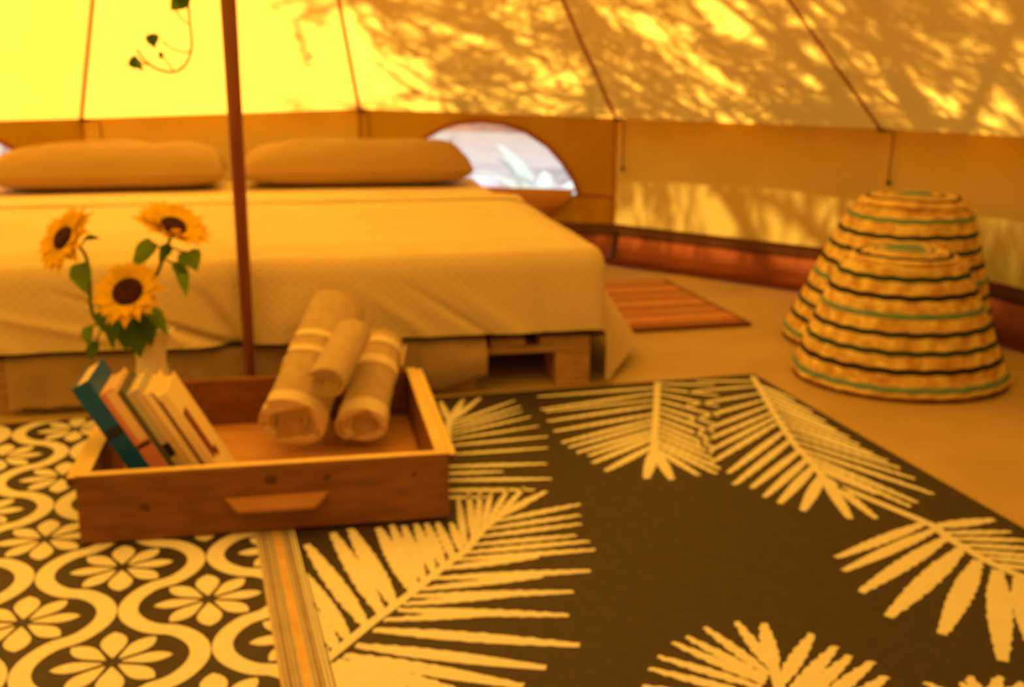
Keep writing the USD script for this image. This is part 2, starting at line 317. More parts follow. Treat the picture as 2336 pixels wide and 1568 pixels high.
# a canvas porch laced to the doorway, where the photographer kneels
out7 = np.array([math.cos(ANG[7]), math.sin(ANG[7]), 0]); C7 = CORN[7]
lp, rp = C7+(CORN[8]-C7)*.70, C7+(CORN[6]-C7)*.70; tp7 = C7+[0, 0, EAVE]+(APX-C7-[0, 0, EAVE])*.42
porch = thing('porch', 'canvas porch at the tent doorway, behind the photographer', 'porch')
far = 1.7; ends7 = []
for q in (lp, rp):
    o = q-C7; lat = o-out7*(o@out7); fe = C7+lat+out7*far
    q = q+out7*.04; tq = tp7+out7*.04; a0, a1 = q, fe; ends7.append(fe)
    obj('side_panel', tm([a0, a1, a1+[0, 0, EAVE], a0+[0, 0, EAVE]], [[0, 1, 2], [0, 2, 3]]), 'porch_canvas', porch)
    rdg = np.r_[(C7+out7*far)[:2], 1.5]
    obj('roof_panel', tm([q+[0, 0, EAVE], fe+[0, 0, EAVE], rdg, tq], [[0, 1, 2], [0, 2, 3]]), 'porch_canvas', porch)
obj('end_panel', tm([ends7[0], ends7[1], ends7[1]+[0, 0, EAVE], rdg, ends7[0]+[0, 0, EAVE]], [[0, 1, 2], [0, 2, 3], [0, 3, 4]]), 'porch_canvas', porch)
for k in range(NP):
    if k == 7: continue
    A = CORN[k]+[0, 0, EZ[k]]; ins = unit(APX-np.array([0, 0, 1.2])-A)*.006
    tang = np.array([-math.sin(ANG[k]), math.cos(ANG[k]), 0])
    P = np.array([[(A+(APX-A)*q)+[0, 0, -.006]+tang*s*.0095*(1-.5*q) for s in (-1, 0, 1)] for q in np.linspace(0, .97, 24)])
    obj('roof_seam', grid(P), 'canvas_seam', ceiling)
obj('apex_cap', lathe([(.001, APEX+.03), (.05, APEX+.02), (.11, APEX-.06), (.14, APEX-.11)], 26, (PX, PY, 0)), 'canvas_seam', ceiling, smooth=True)

# ------------------------------------------------------------------ bed: pallets, mattress, bedspread, pillows, throw
BA = math.radians(10.5); BO = np.array([.22, 2.976, 0]); BU = np.array([-math.cos(BA), -math.sin(BA), 0]); BV = np.array([-math.sin(BA), math.cos(BA), 0])
def bed(u, v, z=0.): return BO+BU*u+BV*v+[0, 0, z]
def bedm(m): return frame(m, BO, BU, BV, [0, 0, 1.])   # (u, v, z), mirrored
def bedmesh(m):
    v = np.array(m.vertices); return tm(BO+np.outer(v[:, 0], BU)+np.outer(v[:, 1], BV)+np.outer(v[:, 2], [0, 0, 1]), m.faces[:, ::-1])
def pallet(u0, v0, w, l, label, grp):
    t = thing('wooden_pallet', label, 'pallet', grp)
    fl = -.0
    for i in range(3):                   # blocks and boards along v
        cu = u0+(.05, w/2, w-.05)[i]; bw = (.10, .145, .10)[i]
        obj('bottom_board', bedmesh(rbox(bw, l, .022, .003, (cu, v0+l/2, .011))), 'pallet_wood', t)
        for cv in (.0725, l/2, l-.0725): obj('block', bedmesh(rbox(bw, .145, .078, .003, (cu, v0+cv, .061))), 'pallet_wood', t)
    for cv in (.0725, l/2, l-.0725): obj('stringer_board', bedmesh(rbox(w, .145, .022, .003, (u0+w/2, v0+cv, .111))), 'pallet_wood', t)
    nb = 5
    for i in range(nb):
        bw = (.145, .1, .145, .1, .145)[i]; cu = u0+[.0725, .235, w/2, w-.235, w-.0725][i]
        obj('top_board', bedmesh(rbox(bw, l, .022, .003, (cu, v0+l/2, .133))), 'pallet_wood', t)
pallet(.0, .0, .8, 1.0, 'rough wooden pallet under the bed corner nearest the slatted mat', None)
pallet(.81, .0, .8, 1.0, 'rough wooden pallet under the bed, behind the drawer and mostly covered by cloth', None)
pallet(1.62, .0, .5, 1.0, 'rough wooden pallet at the left edge, beyond the hanging throw', None)
MW, MT, ML, MZ = 2.10, .405, 1.98, .148
mt = thing('mattress', 'thick double mattress in an apricot fitted sheet, on the pallets', 'mattress')
def rslab(u0, u1, v0, v1, z0, z1, r, n=6):
    """slab with rounded top edges as stacked outlines"""
    base = sbox(u0, v0, u1, v1); ms = []
    outs = [(r*.5, z0), (0, z0+r*.6)]+[(r*(1-math.cos(t)), z1-r+r*math.sin(t)) for t in np.linspace(0, math.pi/2, n)]
    P = []
    for ins, z in outs:
        q = base.buffer(-r).buffer(max(r-ins, 1e-4), quad_segs=6); c = np.array(q.exterior.coords)[:-1]
        L = q.exterior.length; pts = np.array([q.exterior.interpolate(s, normalized=True).coords[0] for s in np.linspace(0, 1, 160, endpoint=False)])
        P.append(np.c_[pts, np.full(160, z)])
    P = np.array(P); m = grid(P.transpose(1, 0, 2), closed_u=True); top = P[-1]; c = top.mean(0)
    k = len(m.vertices); v = np.vstack([m.vertices, top, c]); f = [[k+i, k+(i+1) % 160, k+160] for i in range(160)]
    return tm(v, np.vstack([m.faces, f]))
obj('mattress_body', bedmesh(rslab(.01, MW-.01, .02, ML, MZ, .374, .05)), 'bed_foam', mt, smooth=40)
us = np.linspace(-.004, MW, 90); vs = np.linspace(.75, ML-.01, 50)
P = np.array([[bed(u, v, (.385)+.006*N([[u*2, v*6, 1]], 1., 2)[0]-(.05*max(0, (.05-u)/.05)**2)) for v in vs] for u in us])
obj('fitted_sheet', grid(P), 'sheet', mt, smooth=True)
P = np.array([[bed(-.004-.012*math.sin(q*3), v, .345-.19*q+.01*N([[v*5, q*2, 5]], 1., 2)[0]) for q in np.linspace(0, 1, 6)] for v in vs])
obj('fitted_sheet', grid(P), 'sheet', mt, smooth=True)

# bedspread: a cloth laid over the corner; skirt lengths front .27, side .36
fold_v = 1.03
def cover_point(u, v):
    zt = .417
    du = -u if u < 0 else (u-MW if u > MW else 0.); dv = -v if v < 0 else 0.
    e = math.hypot(du, dv); uc, vc = min(max(u, 0), MW), max(v, 0)
    wob = .010*N([[u*1.6, v*3.5, 7]], 1., 11, 3)[0]
    if e < 1e-9: 
        edge = min(uc, vc, MW-uc); sag = -.022*max(0, 1-edge/.09)**2
        return bed(uc, vc, zt+wob+sag)
    sx = -1 if u < 0 else 1
    n = np.array([sx*du, -dv*.22 if du > 0 else -dv]); n /= np.linalg.norm(n)
    r = .065; arc = r*math.pi/2
    if e < arc: L = 0.; th = e/r; o = r*math.sin(th)*.55; dz = r*(1-math.cos(th))
    else: L = e-arc; o = r*.55; dz = r
    fl = 0.
    if dv > 0 and du == 0:               # the front: creases run down to the pole
        q = L/.16
        fl = q*(.010+.016*N([[u*4.2, q*.9, 3]], 1., 21, 2)[0])
        for u0, sl, am, wd in ((.95, .26, -.075, .020), (.975, 1.1, -.080, .024), (1.07, .70, .040, .045), (.84, -.1, .030, .05), (1.16, 1.6, .030, .05), (.46, .5, .018, .03), (.30, .6, -.022, .018), (.22, .5, .014, .03), (.14, .1, -.018, .012), (1.50, .7, .016, .04), (1.60, .9, -.020, .022)):
            fl += am*min(1, q*1.5)*.5*math.exp(-((u-(u0+sl*(1-q)*.40))/wd)**2)
        fl *= .8; z_drop = math.sqrt(max(L*L-.3*fl*fl, 0))
    elif L > 0:                          # the sides: flared out away from the corner
        q = L/.32; sm = min(1, max(0, (v+.05)/.36)); sm = sm*sm*(3-2*sm)
        fl = q*(.012+(.165 if u < 0 else .05)*sm*math.exp(-(max(0, v-.36)/.5)**2)+.045*N([[v*4.2, q*.9, 9]], 1., 21, 2)[0]); z_drop = math.sqrt(max(L*L-fl*fl, 0))
    else: z_drop = 0.
    o += max(fl, -.03)
    z = zt-.022+wob*(1-min(1, e/.2))-dz-(z_drop if e >= arc else 0)
    return np.r_[(BO+BU*(uc+n[0]*o)+BV*(vc+n[1]*o))[:2], max(z, .012)]
uu_ = np.r_[np.linspace(-.415, -.002, 36), np.linspace(.012, MW-.012, 190), np.linspace(MW+.002, MW+.30, 12)]
front_hem = .262
vv_ = np.r_[np.linspace(-front_hem, -.002, 30), np.linspace(.012, fold_v, 60)]
P = np.array([[cover_point(u, v) for v in vv_] for u in uu_])
# the upper edge is folded over: a rounded double hem
for i, u in enumerate(uu_):
    if 0 <= u <= MW:
        wv = .04*N([[u*2.4, 0, 4]], 1., 31, 2)[0]
        for j in range(len(vv_)-3, len(vv_)): P[i, j] += BV*wv
sp = thing('bedspread', 'large beige waffle-weave bedspread draped over the front of the bed', 'bedspread')
obj('cover', grid(P), 'cover', sp, smooth=True)
P2 = []
for i, u in enumerate(uu_):
    if 0 < u < MW:
        p = P[i, -1]; lift = .010+.06*max(0, N([[u*4.1, 2, 8]], 1., 33, 2)[0])
        P2.append([p+BV*.002, p+[0, 0, lift*.5]+BV*.010, p+[0, 0, lift]-BV*.002, p+[0, 0, lift*.9]-BV*.05, p+[0, 0, .004]-BV*.11])
obj('folded_hem', grid(np.array(P2)), 'cover', sp, smooth=True)

def pillow(u0, v0, w, d, h, label, rot=0., seed=0, pinch=1.):
    n, m_ = 70, 40; T, B = np.zeros((n, m_, 3)), np.zeros((n, m_, 3))
    for i, s in enumerate(np.linspace(-1, 1, n)):
        for j, t in enumerate(np.linspace(-1, 1, m_)):
            f = max(0, 1-abs(s)**(5.5 if s < 0 else 3.6))**.46*max(0, 1-abs(t)**2.8)**.5
            ed = 1-.10*(abs(t)**2)*(abs(s)**6)+.05*(s*t)**4
            x, y = s*w/2*(1-.045*(1-t*t)*0-.03*(abs(s)**8)*(1-abs(t))), t*d/2*ed
            wr = .028*N([[x*5+seed, y*9+x*3, seed]], 1., seed, 3)[0]*f+.012*math.exp(-((x-.1*w+y*1.6)/.03)**2)*f*(1 if seed > 3 else .6)
            T[i, j] = (x, y, h*.36+h*.62*f+wr); B[i, j] = (x, y, h*.36-h*.36*f**.8)
    m1 = cat_([grid(T), grid(B, flip=True)]); m1.apply_transform(trimesh.transformations.rotation_matrix(rot, [0, 0, 1])); m1.apply_translation([u0, v0, .391])
    t = thing('pillow', label, 'pillow'); obj('pillowcase', bedmesh(m1), 'pillow_cloth', t, smooth=True)
pillow(.085+.475, 1.80, .96, .42, .182, 'plump apricot pillow beside the half-moon window', rot=.03, seed=2)
pillow(1.542, 1.79, .915, .42, .182, 'plump apricot pillow on the bed, left of the tent pole', rot=-.03, seed=5)

# throw hanging out from under the bedspread over the pallets' front
P = []
for u in np.linspace(.30, 1.535, 80):
    row = []
    for q in np.linspace(0, 1, 12):
        fray = .012*N([[u*30, 0, 1]], 1., 3, 1)[0]
        low = .020+fray+(.035*max(0, (.42-u)/.12))
        z = .150-(.150-low)*q
        o = -.020-.012*q-.022*q*N([[u*5, q*1.5, 2]], 1., 41, 2)[0]-(.02*math.sin(q*math.pi) if u < .48 else 0)
        row.append(bed(u, o, z))
    P.append([bed(u, .0, .157)]+row)
P = np.array(P); back = P+BV*.004
th = thing('throw', 'rumpled brown-beige throw hanging over the pallet front behind the drawer', 'throw')
obj('cloth', cat_([grid(P)]), 'valance', th, smooth=True)
fr = []
for u in np.arange(.31, 1.53, .009):
    b_ = bed(u, -.032, .026+.03*max(0, (.42-u)/.12)); fr.append(tube([b_, b_+BU*random.uniform(-.004, .004)-[0, 0, random.uniform(.008, .018)]], .0012, 4))
obj('fringe', cat_(fr), 'valance', th, kind='stuff')

# ------------------------------------------------------------------ centre pole
tp = thing('tent_pole', 'varnished dark red wooden centre pole rising in front of the bed', 'pole')
obj('pole', lathe([(.001, .03), (.0125, .03), (.0132, .10), (.0162, .40), (.0195, 1.0), (.0205, 1.6), (.0205, APEX-.06), (.001, APEX-.05)], 28, (PX, PY, .0)), 'pole_wood', tp, smooth=40)
obj('foot', lathe([(.001, .006), (.013, .006), (.014, .012), (.0135, .034), (.011, .037)], 28, (PX, PY, .0)), 'pole_tip', tp, smooth=40)

# ------------------------------------------------------------------ rugs
RZ = .003
pr0 = at(1718, 857)[:2]; e_r = unit(at(2336, 1213)[:2]-pr0); e_b = unit(at(1345, 884)[:2]-pr0); e_b = unit(e_b-(e_b@e_r)*e_r)
rug_poly = Polygon([pr0, pr0+e_r*1.95, pr0+e_r*1.95+e_b*1.52, pr0+e_b*1.52])
pr = thing('palm_rug', 'charcoal woven rug with a border of pale palm fronds', 'rug')
obj('rug_base', extrude(rug_poly, RZ), 'rug_dark', pr)
inner = rug_poly.buffer(-.006, join_style=2)
def leaflet(p, q, w, taper=.55, wig=1.0):
    p, q = np.array(p), np.array(q); d = q-p; L = np.linalg.norm(d)
    if L < .01: return None
    d /= L; n = np.array([-d[1], d[0]]); ts = np.linspace(0, 1, 31); up, dn = [], []
    ph = random.uniform(0, 6)
    for t in ts:
        wd = w*(.45+.55*min(1, t/.3))*(1 if t < taper else 1-.62*((t-taper)/(1-taper))**1.3)*.5
        j = wig*(.0015*math.sin(t*L*230+ph)+.0012*math.sin(t*L*410+ph*2))
        up.append(p+d*t*L+n*(wd+j)); dn.append(p+d*t*L-n*(wd-j*.7))
    return Polygon(up+dn[::-1]).buffer(.0022).buffer(-.0012)
def fp(z, o, q): return at(q[0]/z+o[0], q[1]/z+o[1], RZ)[:2]
def frond(z, o, rachis, leaves, rw=.017, w0=.021, wk=1):
    shp = []
    r = [fp(z, o, q) for q in rachis]
    if len(r) > 1: shp.append(LineString(r).buffer(rw/2))
    for lf in leaves:
        w = lf[2] if len(lf) > 2 else w0
        g = leaflet(fp(z, o, lf[0]), fp(z, o, lf[1]), w)
        if g is not None: shp.append(g if wk == 1 else g.buffer(.0016*wk))
    g = unary_union([s.buffer(0) for s in shp]).intersection(inner)
    if not g.is_empty: obj('palm_frond', extrude(g.simplify(.0006), .0008, RZ), 'rug_light', pr)
Z2, O2 = 2.2143, (560, 860); Z3, O3 = 2.0563, (1200, 840)
frond(Z2, O2, [(360, 1470), (480, 1370), (640, 1240), (830, 1100), (1000, 960), (1110, 880), (1200, 770), (1290, 700), (1400, 650)],
    [((520, 1330), (300, 1000), .026), ((460, 1375), (300, 1140), .026), ((400, 1430), (320, 1290), .024), ((610, 1260), (310, 850), .030), ((690, 1200), (440, 790), .030), ((750, 1150), (530, 770), .032),
     ((840, 1080), (672, 765), .028), ((860, 1060), (740, 750), .022), ((900, 1030), (800, 755), .022), ((950, 990), (862, 745), .021), ((1000, 960), (915, 742), .020), ((1050, 920), (968, 738), .018),
     ((1090, 880), (1040, 740), .015), ((1110, 850), (1075, 620), .013), ((1150, 820), (1128, 590), .013), ((1170, 790), (1185, 590), .012), ((1200, 760), (1240, 590), .012), ((1230, 730), (1325, 572), .012), ((1260, 720), (1410, 560), .013), ((1300, 690), (1520, 580), .018),
     ((1270, 730), (1690, 645), .017), ((1220, 770), (1690, 700), .016), ((1180, 810), (1695, 745), .016), ((1150, 850), (1670, 803), .016), ((1110, 890), (1735, 832), .018), ((1070, 925), (1765, 875), .018),
     ((1010, 970), (1480, 910), .022), ((950, 1020), (1740, 982), .022), ((880, 1075), (1500, 1010), .020), ((850, 1110), (1655, 1088), .021), ((800, 1150), (1400, 1100), .018), ((770, 1180), (1630, 1207), .022), ((700, 1230), (1400, 1190), .018),
     ((650, 1280), (1685, 1358), .027), ((560, 1360), (1515, 1472), .028), ((500, 1410), (1400, 1565), .030), ((460, 1440), (1150, 1620), .034), ((420, 1460), (900, 1650), .04), ((390, 1480), (650, 1700), .05)])
frond(Z2, O2, [(1030, 220), (1015, 350), (1000, 500), (960, 620)],
    [((1030, 225), (985, 125), .016), ((1032, 225), (1100, 115), .018), ((1035, 225), (1185, 108), .018), ((1030, 240), (1360, 120), .013), ((1030, 255), (1390, 150), .013), ((1030, 275), (1395, 175), .012), ((1028, 295), (1440, 203), .013), ((1025, 320), (1480, 250), .013),
     ((1020, 350), (1525, 303), .015), ((1015, 395), (1525, 360), .015), ((1010, 455), (1522, 440), .018), ((1000, 490), (1300, 480), .016), ((1000, 525), (1545, 516), .018), ((980, 575), (1460, 572), .018), ((960, 610), (1230, 610), .014)])
frond(Z3, O3, [(617, 66), (612, 180), (604, 290), (600, 385)],
    [((614, 92), (60, 135), .015), ((612, 118), (75, 195), .014), ((610, 150), (95, 205), .010), ((610, 175), (105, 250), .014), ((608, 215), (135, 297), .014), ((605, 240), (170, 350), .013), ((604, 262), (205, 372), .012), ((602, 290), (242, 397), .013), ((600, 310), (296, 412), .013), ((600, 330), (315, 445), .014), ((598, 365), (376, 482), .015),
     ((600, 385), (565, 517), .020), ((604, 385), (682, 522), .020), ((602, 375), (806, 502), .014), ((606, 355), (890, 495), .012), ((606, 335), (905, 472), .012), ((608, 310), (880, 430), .012), ((610, 285), (870, 400), .012), ((610, 260), (870, 370), .012), ((612, 235), (870, 335), .012), ((612, 205), (880, 300), .012), ((614, 180), (890, 265), .012), ((614, 150), (900, 225), .012), ((616, 120), (900, 180), .012), ((616, 95), (900, 130), .012), ((617, 75), (880, 80), .012)], wk=1.5)
frond(Z3, O3, [(1065, 42), (1110, 120), (1180, 240), (1260, 360), (1330, 435), (1392, 510)],
    [((1063, 62), (800, 62), .012), ((1075, 85), (760, 112), .013), ((1095, 120), (740, 180), .013), ((1115, 150), (760, 250), .013), ((1130, 180), (790, 310), .013), ((1150, 210), (800, 360), .013), ((1162, 235), (850, 395), .013), ((1172, 262), (870, 445), .014), ((1205, 300), (950, 492), .015), ((1238, 340), (978, 547), .015), ((1280, 390), (1060, 562), .016), ((1318, 428), (1120, 604), .016), ((1350, 462), (1190, 634), .018), ((1388, 505), (1300, 668), .021),
     ((1080, 75), (1260, 150), .012), ((1095, 100), (1340, 205), .012), ((1110, 125), (1400, 250), .012), ((1125, 150), (1450, 290), .012), ((1140, 178), (1510, 325), .012), ((1160, 210), (1560, 360), .012), ((1180, 240), (1620, 400), .013), ((1200, 270), (1690, 435), .013), ((1225, 305), (1750, 470), .013), ((1250, 340), (1820, 520), .013), ((1275, 375), (1905, 590), .015), ((1305, 405), (1830, 630), .014), ((1330, 435), (1800, 650), .013), ((1360, 470), (1640, 590), .013),
     ((1398, 515), (1518, 705), .020), ((1405, 515), (1640, 705), .017)], wk=1.3)
frond(Z3, O3, [(1480, 560), (1720, 660), (1900, 735), (2000, 810), (2160, 905), (2290, 965), (2420, 1010)],
    [((1880, 725), (1458, 890), .026), ((1915, 760), (1490, 952), .026), ((1965, 800), (1570, 1052), .030), ((2040, 850), (1700, 1168), .036), ((2120, 905), (1952, 1250), .036), ((2210, 950), (2236, 1375), .038), ((2310, 985), (2370, 1300), .034),
     ((1915, 745), (2195, 712), .030), ((1960, 775), (2275, 770), .018), ((2000, 800), (2360, 810), .018), ((2040, 830), (2400, 850), .018), ((2090, 860), (2440, 890), .018), ((2150, 890), (2480, 920), .018), ((2200, 920), (2480, 960), .018)], rw=.020)
frond(Z3, O3, [(1160, 1400), (1185, 1490), (1230, 1600), (1260, 1700)],
    [((1165, 1430), (1115, 1200), .024), ((1150, 1410), (988, 1192), .018), ((1140, 1440), (838, 1218), .018), ((1130, 1460), (752, 1262), .018), ((1120, 1480), (688, 1290), .018), ((1100, 1500), (620, 1355), .018), ((1080, 1540), (578, 1412), .018), ((1050, 1580), (548, 1495), .018), ((1190, 1490), (1342, 1250), .022), ((1220, 1560), (1452, 1308), .022), ((1260, 1590), (1520, 1352), .022), ((1320, 1620), (1626, 1380), .022), ((1380, 1660), (1690, 1450), .022)])
frond(Z3, O3, [(2150, 1600), (2180, 1700)], [((2100, 1580), (1868, 1478), .016), ((2120, 1560), (2040, 1478), .016), ((2140, 1560), (2080, 1448), .018), ((2180, 1560), (2222, 1448), .018), ((2220, 1580), (2330, 1480), .018)])
# a fine dark binding along the far and right edges
bind = inner.exterior.buffer(.004).intersection(rug_poly)
obj('binding', extrude(rug_poly.exterior.buffer(.005), .0035), 'rug_dark', pr)

# tile-pattern rug
TZ = .0062
pts_px = {(0, 0): (283, 1297), (1, -1): (480, 1373), (0, -2): (265, 1508), (-1, -1): (60, 1418), (-1, 1): (97, 1225)}
Apx, Bpx = [], []
for (i, j), q in pts_px.items(): Apx.append([i, j, 1]); Bpx.append(at(*q, TZ)[:2])
lat = np.linalg.lstsq(np.array(Apx, float), np.array(Bpx), rcond=None)[0]   # a vector, b vector, origin
LA_, LB_ = np.linalg.norm(lat[0]), np.linalg.norm(lat[1])
tv = unit(lat[1])+0; tv = unit(tv); tu = np.array([tv[1], -tv[0]]); tu = tu if tu@lat[0] > 0 else -tu
bl = (at(585, 1240)[:2]+at(640, 1568)[:2])/2; br_ = (at(692, 1230)[:2]+at(745, 1568)[:2])/2
dirv = unit(at(585, 1240)[:2]-at(640, 1568)[:2]); tv = dirv; tu = np.array([tv[1], -tv[0]])
o2 = lat[2]
def T2(p): return np.array([(np.asarray(p)-o2)@tu, (np.asarray(p)-o2)@tv])
s0, s1 = T2(bl)[0], T2(br_)[0]
A_, B_ = abs(lat[0]@tu), abs(lat[1]@tv)
vmax, vmin, umin = T2(at(150, 955)[:2])[1]-.025, -1.0, -1.10
body = sbox(umin, vmin, s1, vmax)
tr = thing('tile_rug', 'black and cream rug with a trellis and flower pattern, striped at one side', 'rug')
def torug(shape, h, z):
    m = extrude(shape, h, z); v = np.array(m.vertices); return tm(np.c_[o2+np.outer(v[:, 0], tu)+np.outer(v[:, 1], tv), v[:, 2]], m.faces[:, ::-1] if tu[0]*tv[1]-tu[1]*tv[0] < 0 else m.faces)
field = sbox(umin+.01, vmin, s0, vmax-.008)
def drop_petal(L, W, ang, r0):
    ts = np.linspace(0, 1, 12); w = W*np.sin(np.pi*ts**1.35)**.8*.5
    p = Polygon(list(zip(r0+ts*L, w))+list(zip((r0+ts*L)[::-1], -w[::-1]))); return affinity.rotate(p.buffer(.002), ang, origin=(0, 0))
fl0 = []
for ang, L, W in ((90, .076, .036), (270, .076, .036), (0, .070, .025), (180, .070, .025), (45, .070, .029), (135, .070, .029), (225, .070, .029), (315, .070, .029)):
    fl0.append(drop_petal(L, W, ang, .016))
flower = unary_union(fl0)
obj('rug_base', torug(body, TZ-.0042, 0.0042), 'rug_dark', tr)
bw_ = .215*A_
i0, i1 = int(umin/A_)-2, int(s0/A_)+2
j0, j1 = int(vmin/B_)-2, int(vmax/B_)+2
for i in range(i0, i1):
    t = np.linspace(j0-1, j1+1, (j1-j0+2)*24)
    sg = 1 if i % 2 == 0 else -1
    cc = np.cos(np.pi*t); amp = (A_*.5-bw_*.52)*np.sign(cc)*np.abs(cc)**.62
    line = LineString(np.c_[(i+.5)*A_+sg*amp, t*B_])
    g = line.buffer(bw_*.5, join_style=1, cap_style=2)
    # little square steps where two arcs of the trellis meet
    for j in range(j0, j1): g = g.union(sbox((i+.5)*A_-.15*A_, (j+.5)*B_-.055*B_, (i+.5)*A_+.15*A_, (j+.5)*B_+.055*B_))
    g = g.intersection(field)
    if not g.is_empty: obj('trellis_band', torug(g.simplify(.0006), .0007, TZ), 'rug_light', tr)
for i in range(i0, i1):
    for j in range(j0, j1):
        if (i+j) % 2: continue
        g = affinity.translate(flower, i*A_, j*B_).intersection(field)
        if g.area > 2e-4:
            c3 = o2+tu*i*A_+tv*j*B_; pxy = (np.array([*c3, 0])-EYE)
            zc = pxy@CF
            if zc > .8 and abs(pxy@CR/zc) < .56: [obj('flower' if len(polys(g)) == 1 else 'flower_petal', torug(q.simplify(.0006), .0007, TZ), 'rug_light', tr) for q in polys(g)]
# the striped side: fine dark and pale lines about an orange one
wS = s1-s0; x = s0
lay = [(.09, 'rug_stripe'), (.03, 'rug_grey'), (.05, 'rug_stripe'), (.035, 'rug_dark'), (.05, 'rug_stripe'), (.035, 'rug_grey'), (.05, 'rug_stripe'), (.04, 'rug_grey'), (.05, 'rug_stripe'), (.15, 'rug_orange'), (.05, 'rug_stripe'), (.03, 'rug_grey'), (.05, 'rug_stripe'), (.035, 'rug_dark'), (.05, 'rug_stripe'), (.03, 'rug_dark'), (.05, 'rug_light'), (.03, 'rug_dark'), (.05, 'rug_light'), (.03, 'rug_dark')]
tot = sum(l for l, _ in lay)
for l, mm in lay:
    w = wS*l/tot
    if mm != 'rug_dark': obj('stripe', torug(sbox(x, vmin, x+w, vmax), .0006, TZ), mm, tr)
    x += w

# ------------------------------------------------------------------ drawer with its contents
DA = math.radians(10.8); DO = np.array([-.804, 1.887, .0062]); DX = np.array([math.cos(DA), math.sin(DA), 0]); DY = np.array([-math.sin(DA), math.cos(DA), 0])
def dp(x, y, z): return DO*[1, 1, 0]+DX*x+DY*y+[0, 0, z]
def dm(m): return frame(m, DO*[1, 1, 0], DX, DY)
DW, DD, DH, ZB = .694, .630, .143, .0076
dr = thing('wooden_crate', 'old dark wooden drawer holding books and towels, on the two rugs', 'drawer')
def wavy(m, amp=.0012, s=9.):
    m = m.subdivide_to_size(.03) if len(m.faces) < 2000 else m
    v = np.array(m.vertices); v += amp*(np.c_[N(v, s, 1), N(v, s, 2), N(v, s, 3)]); return tm(v, m.faces)
obj('front_board', dm(wavy(rbox(DW, .021, DH-ZB, .004, (DW/2, .0105, (DH+ZB)/2)))), 'drawer_dark', dr)
obj('front_top_edge', dm(rbox(DW-.004, .018, .003, .001, (DW/2, .0105, DH+.001))), 'drawer_light', dr)
obj('back_board', dm(wavy(rbox(DW-.05, .018, DH-ZB, .004, (DW/2, DD-.009, (DH+ZB)/2)))), 'drawer_dark', dr)
for sx, x in ((0, .013), (1, DW-.013)):
    obj('side_board', dm(wavy(rbox(.024, DD-.025, DH-ZB-.004, .003, (x, DD/2+.012, (DH+ZB)/2)))), 'drawer_dark', dr)
    obj('side_top_edge', dm(rbox(.024, DD-.025, .004, .001, (x, DD/2+.012, DH))), 'drawer_light', dr)
    xx = x-.020 if sx == 0 else x+.020
    obj('runner_strip', dm(rbox(.016, DD-.01, .017, .002, (xx, DD/2, DH-.009))), 'drawer_light', dr)
    obj('runner_end', dm(rbox(.013, .004, .014, .001, (xx, .004-.003, DH-.009))), 'knot', dr)
obj('bottom_panel', dm(rbox(DW-.05, DD-.035, .008, .001, (DW/2, DD/2, .024))), 'drawer_floor', dr)
# carved handle
hpts = [(-.101, .001, .087), (.101, .001, .087), (-.094, -.006, .087), (.094, -.006, .087), (-.074, -.026, .069), (.074, -.026, .069), (-.070, -.026, .063), (.070, -.026, .063), (-.082, .001, .060), (.082, .001, .060)]
h1 = trimesh.convex.convex_hull(np.array(hpts)); h1.apply_translation([.362, 0, -.004]); obj('handle', dm(h1), 'handle_wood', dr)
for kx, kz, kr in ((.120, .075, .010), (.352, .115, .012), (.458, .112, .008), (.625, .105, .006)):
    k_ = trimesh.creation.icosphere(2, 1.); k_.apply_scale([kr, .0016, kr*.75]); k_.apply_translation([kx, -.0002, kz]); obj('wood_knot', dm(k_), 'knot', dr, smooth=True)

# books: leaning to the left, spines to the front
LE = math.radians(61.5); BLx = np.array([-math.cos(LE), 0, math.sin(LE)]); BTx = np.array([math.sin(LE), 0, math.cos(LE)])   # along the spine upwards; thickness to the right
def book(name, foot_x, th, length, depth, ymin, cover, spine, label, pages='paper', extra=None):
    """foot_x: where the lower left edge meets the drawer's floor"""
    t = thing('book', label, 'book')
    o = np.array([foot_x, ymin, .0285+.0005])
    def put(m):                          # local: x thickness, y depth, z along the spine
        v = np.array(m.vertices); w = o+np.outer(v[:, 0], BTx)+np.outer(v[:, 1], [0, 1, 0])+np.outer(v[:, 2], BLx)
        return tm(DO*[1, 1, 0]+np.outer(w[:, 0], DX)+np.outer(w[:, 1], DY)+np.outer(w[:, 2], [0, 0, 1]), m.faces[:, ::-1])
    c = .0022
    obj('front_cover', put(rbox(c, depth, length, .0006, (c/2, depth/2, length/2))), cover, t)
    obj('back_cover', put(rbox(c, depth, length, .0006, (th-c/2, depth/2, length/2))), cover, t)
    sm = rbox(th, .003, length, .0010, (th/2, .0012, length/2)); obj('spine', put(sm), spine, t)
    obj('pages', put(rbox(th-2*c, depth-.008, length-.008, .0004, (th/2, depth/2, length/2))), pages, t)
    for nm, mm, x0, x1, z0, z1 in (extra or ()):
        if nm.startswith('cover'): obj(nm, put(rbox(.0006, x1-x0, z1-z0, .0001, (th+.0002, (x0+x1)/2, (z0+z1)/2))), mm, t)
        else: obj(nm, put(rbox(x1-x0, .0006, z1-z0, .0001, ((x0+x1)/2, -.0004, (z0+z1)/2))), mm, t)
bx = .127; sn = math.sin(LE)
